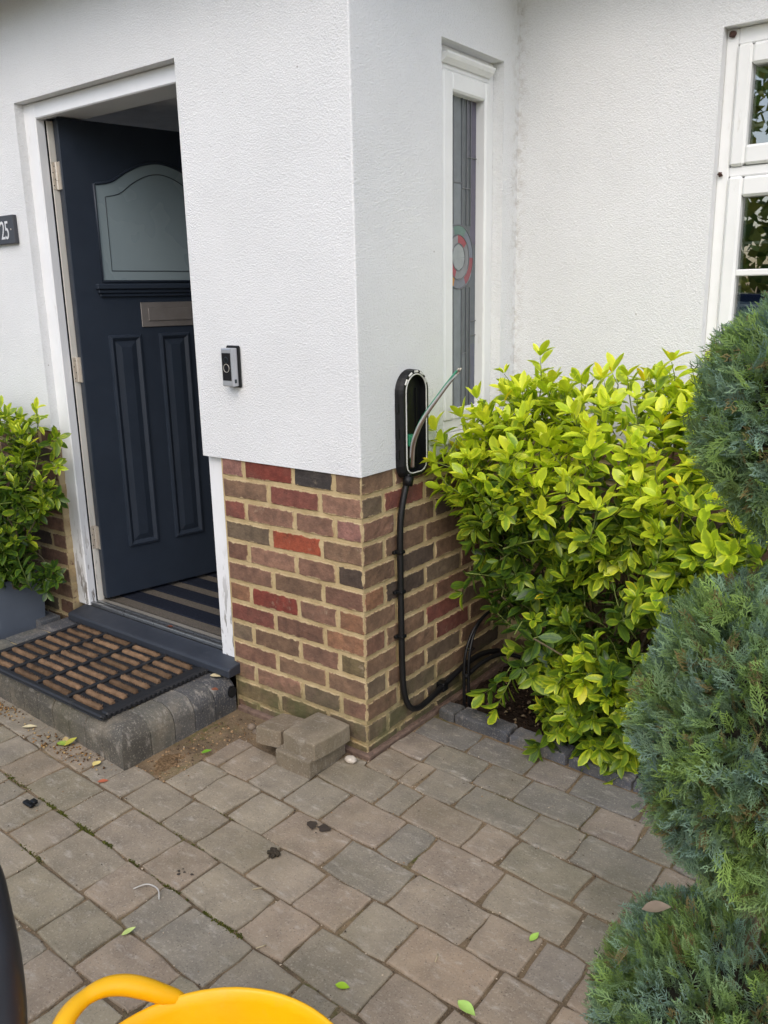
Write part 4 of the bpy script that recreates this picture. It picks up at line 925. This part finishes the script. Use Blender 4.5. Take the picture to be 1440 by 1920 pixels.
# planter and the shrub in it
PX1, PYF = -1.735, -.34
pt = root('planter', 'square slate grey planter left of the doorstep', 'planter', (PX1 - .14, PYF + .14, 0))
bm = bmesh.new(); pw = .14
def sq(w, z): return [bm.verts.new((PX1 - pw + a * w, PYF + pw + b * w, z)) for a, b in ((-1, -1), (1, -1), (1, 1), (-1, 1))]
rs_ = [sq(.125, 0), sq(pw, .325), sq(pw - .016, .325), sq(pw - .02, .29)]
bm.faces.new(rs_[0])
for A, B in zip(rs_[:-1], rs_[1:]):
    for i in range(4): bm.faces.new((A[i], A[(i + 1) % 4], B[(i + 1) % 4], B[i]))
bmesh.ops.bevel(bm, geom=bm.edges[:], offset=.003, segments=1, affect='EDGES'); from_bm('planter_box', bm, PLANTERM, pt)
box('potting_soil', PX1 - pw * 2 + .02, PX1 - .02, PYF + .02, PYF + pw * 2 - .02, .26, .292, SOIL, pt)
sh2 = root('potted_shrub', 'variegated golden green shrub growing from the slate planter', 'shrub', (PX1 - .14, PYF + .14, .29))
ex2 = [((-1.58, -.10, .38), (.5, -.3, .4), .12), ((-1.56, -.11, .33), (.6, -.3, .1), .12), ((-1.62, -.12, .36), (.3, -.5, .4), .12), ((-1.60, -.13, .29), (.4, -.5, -.2), .1), ((-1.44, -.10, .94), (.8, -.2, .3), .14), ((-1.46, -.10, .82), (.8, -.3, 0), .12), ((-1.48, -.11, .70), (.8, -.3, -.1), .12), ((-1.57, -.10, 1.04), (.5, -.2, .6), .14)]
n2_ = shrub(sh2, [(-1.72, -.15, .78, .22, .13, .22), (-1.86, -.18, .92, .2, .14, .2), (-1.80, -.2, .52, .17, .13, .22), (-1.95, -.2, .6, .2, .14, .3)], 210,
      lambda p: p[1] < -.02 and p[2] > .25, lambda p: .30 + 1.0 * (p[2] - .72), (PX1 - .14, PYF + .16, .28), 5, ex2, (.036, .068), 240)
V, F = paver_mesh([(-1.93, -.13), (-1.70, -.12), (-1.70, -.02), (-1.93, -.03)], .12, .13); tag(from_np('stone_block', V, F, KERB, None, color=srgb(92, 96, 102)), 'smooth dark grey stone block between planter and brick wall', 'stone block')

# ------------------------------------------------------------------ cloud-pruned conifer
def spray():
    V, F, Lm = [], [], []
    def twig(p, d, nrm, L, w, lv):
        s = np.cross(d, nrm); s /= np.linalg.norm(s); k = len(V); bend = nrm * L * .12
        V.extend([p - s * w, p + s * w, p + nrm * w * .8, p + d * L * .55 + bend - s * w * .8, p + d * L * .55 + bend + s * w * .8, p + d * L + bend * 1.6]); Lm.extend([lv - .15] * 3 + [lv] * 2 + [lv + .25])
        F.extend([(k, k + 3, k + 2), (k + 1, k + 2, k + 4), (k + 2, k + 3, k + 4), (k + 3, k + 5, k + 4)])
    z = np.array([0, 0, 1.]); x = np.array([1., 0, 0])
    twig(np.zeros(3), x, z, 1., .022, .45)
    for i in range(6):
        t = .12 + i * .14
        for sgn in (1, -1):
            if random.random() < .08: continue
            an = random.uniform(.55, .8); l = (.52 - .30 * t) * random.uniform(.8, 1.15); d = np.array([math.cos(an), sgn * math.sin(an), random.uniform(-.12, .12)]); p = x * (t + (.06 if sgn > 0 else 0)) + z * t * t * .1
            twig(p, d, z, l, .02, .55)
            for j in (.35, .65):
                s2 = 1 if (j < .5) == (sgn > 0) else -1; a2 = math.atan2(d[1], d[0]) + s2 * .6
                twig(p + d * l * j, np.array([math.cos(a2), math.sin(a2), random.uniform(-.2, .2)]), z, l * .45, .018, .75)
    return np.array(V), np.array(F), np.array(Lm)
SPR = [spray() for _ in range(5)]
topi = root('topiary_conifer', 'blue green conifer clipped into three stacked balls in the right foreground', 'topiary', (1.34, -.78, 0))
def ball(c, rad, n, seed):
    rs = np.random.default_rng(seed); VV, FF, TT = [], [], []; off = 0
    ph = rs.uniform(0, 6.28, 6)
    for i in range(n):
        d = rs.normal(size=3); d /= np.linalg.norm(d)
        k = rs.random(); lump = 1 + .05 * math.sin(d[0] * 5 + ph[0]) * math.sin(d[1] * 6 + ph[1]) + .04 * math.sin(d[2] * 9 + ph[2])
        L = rs.uniform(.026, .050); r0 = rs.uniform(.93, 1.03) if k < .72 else rs.uniform(.66, .9)
        tip = c + d * rad * r0 * lump
        dr = d * 1.0 + np.array([0, 0, .25]) + rs.normal(size=3) * .45; dr /= np.linalg.norm(dr)
        nrm = rs.normal(size=3); nrm -= dr * (nrm @ dr); nrm /= np.linalg.norm(nrm); s = np.cross(nrm, dr)
        V, F, Lm = SPR[rs.integers(0, 5)]; w = (tip - dr * L)[None] + (V[:, :1] * dr + V[:, 1:2] * s * rs.uniform(.7, 1) + V[:, 2:] * nrm) * L
        hue = np.clip(.5 + .5 * math.sin(d[0] * 7 + ph[3]) * math.sin(d[2] * 6 + d[1] * 5 + ph[4]) * .8 + rs.normal() * .32 + .10, 0, 1)
        blue = np.array(srgb(150, 180, 160)[:3]); yel = np.array(srgb(152, 182, 96)[:3]); c0 = blue * (1 - hue) + yel * hue
        if rs.random() < .07: c0 = np.array(srgb(150, 136, 90)[:3])
        c0 = c0 * rs.uniform(.50, 1.02)
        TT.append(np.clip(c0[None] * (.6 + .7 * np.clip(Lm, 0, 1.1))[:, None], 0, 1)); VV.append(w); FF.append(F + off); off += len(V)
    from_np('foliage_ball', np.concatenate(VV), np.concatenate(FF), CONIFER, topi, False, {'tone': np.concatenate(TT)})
    bm = bmesh.new(); bmesh.ops.create_icosphere(bm, subdivisions=3, radius=1)
    for v in bm.verts: v.co = Vector(v.co * random.uniform(.58, .68)) * 1.0; v.co = Vector((c[0] + v.co.x * rad[0], c[1] + v.co.y * rad[1], c[2] + v.co.z * rad[2]))
    from_bm('twig_shade_core', bm, plain('twigs_with_gap_shade', srgb(46, 42, 30), .95, var=.5, scale=70, bump=(60, 1., .02)), topi)  # solid stand-in for inner twigs, coloured dark to paint shade in the gaps
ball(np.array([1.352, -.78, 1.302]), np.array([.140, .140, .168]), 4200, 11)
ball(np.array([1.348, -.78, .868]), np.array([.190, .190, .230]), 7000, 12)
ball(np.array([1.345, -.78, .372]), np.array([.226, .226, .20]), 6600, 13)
tube_obj('trunk', catmull([(1.345, -.78, -.06), (1.335, -.78, .3), (1.345, -.775, .8), (1.35, -.78, 1.3)], 6), .016, BARK, topi, 8)

# ------------------------------------------------------------------ yellow tub
tc = np.array((.775, -1.336)); ZT = .34
tub = root('yellow_tub', 'yellow flexible tub with loop handles at the bottom edge of the view', 'tub', (tc[0], tc[1], 0))
bm = bmesh.new(); sg = 72
prof = [(.0, .004), (.150, .004), (.165, .010), (.200, .18), (.228, ZT - .012), (.2345, ZT - .008), (.2355, ZT - .002), (.232, ZT), (.2275, ZT - .004), (.222, ZT - .02), (.195, .18), (.160, .018), (.0, .014)]
ring_ = []
for r_, z_ in prof: ring_.append([bm.verts.new((tc[0] + max(r_, .0005) * math.cos(2 * math.pi * k / sg), tc[1] + max(r_, .0005) * math.sin(2 * math.pi * k / sg), z_)) for k in range(sg)])
for A, B in zip(ring_[:-1], ring_[1:]):
    for k in range(sg): bm.faces.new((A[k], A[(k + 1) % sg], B[(k + 1) % sg], B[k]))
from_bm('tub_body', bm, YELLOW, tub, True)
def tub_handle(ang):
    t = np.array((math.cos(ang), math.sin(ang))); s = np.array((-t[1], t[0])); H = []
    hp = [(.150, -.040, .012), (.126, -.014, .011), (.102, .006, .012), (.077, .025, .019), (.052, .039, .030), (.027, .047, .039)]
    for (a, h, o) in [(-a, h, o) for a, h, o in hp] + [(0, .049, .042)] + hp[::-1]:
        da = a / .231; th_ = ang + da; rr_ = .229 + o; H.append((tc[0] + rr_ * math.cos(th_), tc[1] + rr_ * math.sin(th_), ZT + h))
    P = catmull(H, 5); bm = bmesh.new(); n = len(P)
    tube(bm, P, [.0128 + .004 * math.sin(math.pi * min(1, abs(2 * i / (n - 1) - 1) * 1.15)) - .006 * max(0, abs(2 * i / (n - 1) - 1) - .8) / .2 for i in range(n)], 12)
    for v in bm.verts: pass
    from_bm('tub_handle', bm, YELLOW, tub, True)
tub_handle(R(180)); tub_handle(R(0))

# black tubular handle at the left edge
hs = root('black_hose', 'scuffed black rubber hose arching up at the lower left edge', 'hose', (.32, -1.5, 0))
P = [(.520, -1.553, .0), (.507, -1.518, .123), (.496, -1.489, .238), (.484, -1.462, .353), (.473, -1.445, .429), (.456, -1.434, .506), (.437, -1.429, .568), (.415, -1.426, .629), (.375, -1.438, .688), (.321, -1.46, .716), (.25, -1.49, .69), (.19, -1.52, .58), (.15, -1.55, .38), (.13, -1.57, .18), (.12, -1.58, .0)]
tube_obj('hose_pipe', catmull(P, 8), .03, mk_scuffed('scuffed_black_rubber', srgb(34, 38, 46), srgb(104, 104, 92), .4, .45), hs, 16)

# ------------------------------------------------------------------ small things lying about
def fallen(x, y, ang, L, w, col, label, z=.003, tilt=0., nm='fallen_leaf'):
    bm = bmesh.new(); n = 6; T = [(t, math.sin(math.pi * t ** .85) * w) for t in np.linspace(0, 1, n + 1)]; prev = None
    for i, (t, ww) in enumerate(T):
        zz = z + .006 * (t - .5) ** 2 + tilt * t * L; rowv = [bm.verts.new((t * L - L / 2, s * ww / 2, zz + abs(s) * ww * .18)) for s in (-1, 0, 1)]
        if prev:
            for k in range(2): bm.faces.new((prev[k], prev[k + 1], rowv[k + 1], rowv[k]))
        prev = rowv
    bmesh.ops.remove_doubles(bm, verts=bm.verts, dist=1e-5)
    bmesh.ops.rotate(bm, verts=bm.verts, cent=(0, 0, 0), matrix=Matrix.Rotation(ang, 3, 'Z')); bmesh.ops.translate(bm, verts=bm.verts, vec=(x, y, 0))
    o = from_bm(nm, bm, PAINTO, None, True, color=srgb(*col)); return tag(o, label, 'leaf')
fallen(-1.09, -.545, R(40), .055, .022, (216, 202, 160), 'cream dry leaf on the paving by the front of the step', .004)
fallen(-.885, -.545, R(15), .05, .03, (150, 176, 72), 'yellow green leaf in the litter below the step front', .004)
fallen(-.862, -.528, R(80), .045, .028, (176, 172, 66), 'olive yellow leaf leaning against the step front', .006, .3)
fallen(-.90, -.525, R(150), .045, .02, (196, 170, 116), 'tan curled leaf against the step front', .006)
fallen(-.682, -.551, R(100), .034, .026, (226, 206, 128), 'pale yellow leaf near the step corner', .004)
fallen(-.578, -.60, R(50), .034, .02, (176, 96, 66), 'rust red leaf in the joint near the step corner', .002)
fallen(.034, -.953, R(70), .036, .016, (190, 206, 120), 'pale green leaf on the paving above the tub handle', .003, .2)
fallen(.546, -.777, R(20), .034, .02, (150, 186, 40), 'bright green leaf on the paver beyond the tub rim', .003)
fallen(.812, -.403, R(85), .038, .017, (168, 206, 92), 'light green leaf lying on the right of the paving', .003)
fallen(.793, -.668, R(-14), .052, .027, (176, 212, 108), 'largest light green leaf near the bottom conifer ball', .003)
fallen(-.44, -.30, R(60), .035, .02, (112, 160, 40), 'small fresh green leaf on the sand by the step', .008, .1)
fallen(-.655, -.06, R(20), .045, .03, (206, 190, 150), 'dry tan leaf on the step under the door sill', .128)
fallen(-.58, -.13, R(20), .03, .022, (128, 78, 56), 'brown leaf on the bullnose edge of the step', .124)
fallen(-1.03, .045, R(30), .026, .016, (120, 62, 40), 'small red brown leaf on the door threshold', .199)
fallen(1.222, -.835, R(25), .042, .026, (150, 132, 112), 'dry curled brown leaf caught on the lowest conifer ball', .562, .25)
pts = [(random.gauss(-.86, .11), random.uniform(-.60, -.515), random.uniform(.0, .006)) for _ in range(160)] + [(random.gauss(-1.38, .1), random.uniform(-.56, -.495), random.uniform(.0, .006)) for _ in range(260)]
tones = [np.array(random.choice((srgb(150, 112, 66)[:3], srgb(110, 82, 52)[:3], srgb(190, 160, 110)[:3], srgb(86, 66, 46)[:3]))) for _ in pts]
tag(scatter_bits('plant_litter', pts, .002, .006, TONE, tones=np.array(tones)), 'brown plant litter swept against the step front', 'litter', kind='stuff')
bm = bmesh.new(); bx(bm, -.672, -.628, -.815, -.797, .002, .012, .003); bx(bm, -.645, -.622, -.806, -.790, .010, .022, .003); tag(from_bm('plastic_scrap', bm, BLACKP), 'small bent scrap of black plastic on the paving', 'scrap')
moss = bmesh.new()
for _ in range(60): 
    a = random.random() * 6.28; r_ = random.random() ** .5 * .017; bmesh.ops.create_icosphere(moss, subdivisions=1, radius=random.uniform(.003, .006), matrix=Matrix.Translation((.107 + r_ * math.cos(a), -.543 + r_ * math.sin(a) * .8, random.uniform(.003, .012))))
tag(from_bm('dirt_clump', moss, plain('dark_moss_clod', srgb(58, 50, 38), .95, var=.4, scale=150)), 'dark clod of moss lying on the paving', 'clod')
STAIN = plain('damp_oil_stain', srgb(62, 54, 46), .6, var=.2, scale=60)
def stain(pts_, label, nm='stain'):
    bm = bmesh.new()
    for (x, y, r_) in pts_:
        v = [bm.verts.new((x + r_ * math.cos(t) * random.uniform(.6, 1.3), y + r_ * math.sin(t) * random.uniform(.55, 1.2), .0042 + .0003 * pts_.index((x, y, r_)))) for t in np.linspace(0, 6.283, 13)[:-1]]; bm.faces.new(v)
    o = from_bm(nm, bm, STAIN); tag(o, label, 'stain')
stain([(.103, -.385, .017), (.139, -.377, .019), (.118, -.400, .004), (.137, -.407, .003)], 'dark damp twin stain on the grey paver')
stain([(-.045, -.739, .005), (-.036, -.747, .005), (-.030, -.733, .004), (-.042, -.727, .003), (-.006, -.728, .005)], 'cluster of small black spots on a paver')
tube_obj('cable_scrap', catmull([(-.085, -.852, .004), (-.06, -.828, .014), (-.025, -.822, .012), (.0, -.838, .004)], 6), .0018, plain('clear_plastic', srgb(196, 192, 184), .3), None, 6)
tag(COL.objects['cable_scrap'], 'thin pale curved plastic strip on the paving', 'scrap')
for (x, y, a, lb) in ((.32, -.80, 1.1, 'short pale twig on the paver nearest the tub'), (.665, -.59, 1.9, 'short brown twig lying across a paver joint at the right'), (.17, -.665, .9, 'thin pale straw on the central brown paver')):
    d = Vector((math.cos(a), math.sin(a), 0)) * .012; c = Vector((x, y, .004)); tag(tube_obj('twig', [c - d, c + d * .2 + Vector((.001, 0, .001)), c + d], .0016, plain('pale_twig', srgb(186, 170, 138), .8), None, 5), lb, 'twig')

# ------------------------------------------------------------------ across the drive (seen only as a reflection in the window)
hd = root('hedge', 'tall green hedge across the drive', 'hedge', (-.6, -8.2, 0))
rs = np.random.default_rng(21); n = 9000
C = np.column_stack([rs.uniform(-5.5, 4.5, n), rs.normal(-8.2, .45, n), rs.uniform(.0, 1, n)]); hgt = 4.3 + .9 * np.sin(C[:, 0] * 1.9) + .5 * np.sin(C[:, 0] * 4.3 + 1); C[:, 2] = C[:, 2] ** .8 * hgt
D = rs.normal(size=(n, 3)); D /= np.linalg.norm(D, axis=1)[:, None]; S2 = np.cross(D, rs.normal(size=(n, 3))); S2 /= np.linalg.norm(S2, axis=1)[:, None]; sz = rs.uniform(.07, .16, n)[:, None]
V = np.stack([C - D * sz, C + S2 * sz * .5, C + D * sz, C - S2 * sz * .5], 1).reshape(-1, 3); F = np.arange(4 * n).reshape(-1, 4)
tn = np.where(rs.random((n, 1)) < .5, np.array([srgb(116, 142, 66)[:3]]), np.array([srgb(170, 172, 84)[:3]])) * rs.uniform(.6, 1.3, (n, 1))
from_np('hedge_foliage', V, F, CONIFER, hd, attrs={'tone': np.repeat(tn, 4, 0)})
bm = bmesh.new()
for k in range(9): tube(bm, [(-5 + k * 1.15, -8.2, -.1), (-5 + k * 1.15 + .1, -8.2, 1.6)], [.05, .03], 6)
from_bm('hedge_stem', bm, BARK, hd)
car = root('parked_car', 'dark blue car parked across the drive', 'car', (-.6, -6.2, 0))
bm = bmesh.new(); prism(bm, [(-2.6, .28), (1.5, .28), (1.55, .62), (1.45, .82), (.55, .92), (-.05, 1.36), (-1.4, 1.42), (-2.3, 1.02), (-2.62, .95)], -7.0, -5.4, lambda a, b, h: (a, h, b)); bmesh.ops.bevel(bm, geom=bm.edges[:], offset=.06, segments=2, affect='EDGES'); from_bm('car_body', bm, plain('dark_blue_car_paint', srgb(38, 50, 74), .15, .3, var=.03), car, True)
bm = bmesh.new(); prism(bm, [(.42, .94), (-.08, 1.30), (-1.35, 1.35), (-2.1, 1.02)], -7.02, -5.38, lambda a, b, h: (a, h, b)); from_bm('car_window', bm, plain('car_glass', srgb(120, 140, 156), .05, var=.03), car)
for xx in (-1.9, .8):
    for yy in (-5.46, -6.94): 
        bm = bmesh.new(); tube(bm, [(xx, yy - .1, .25), (xx, yy + .1, .25)], .32, 24); from_bm('wheel', bm, BLACKR, car)
print('leaves', n1, n2_, 'pavers', npav, 'objects', len(bpy.data.objects))
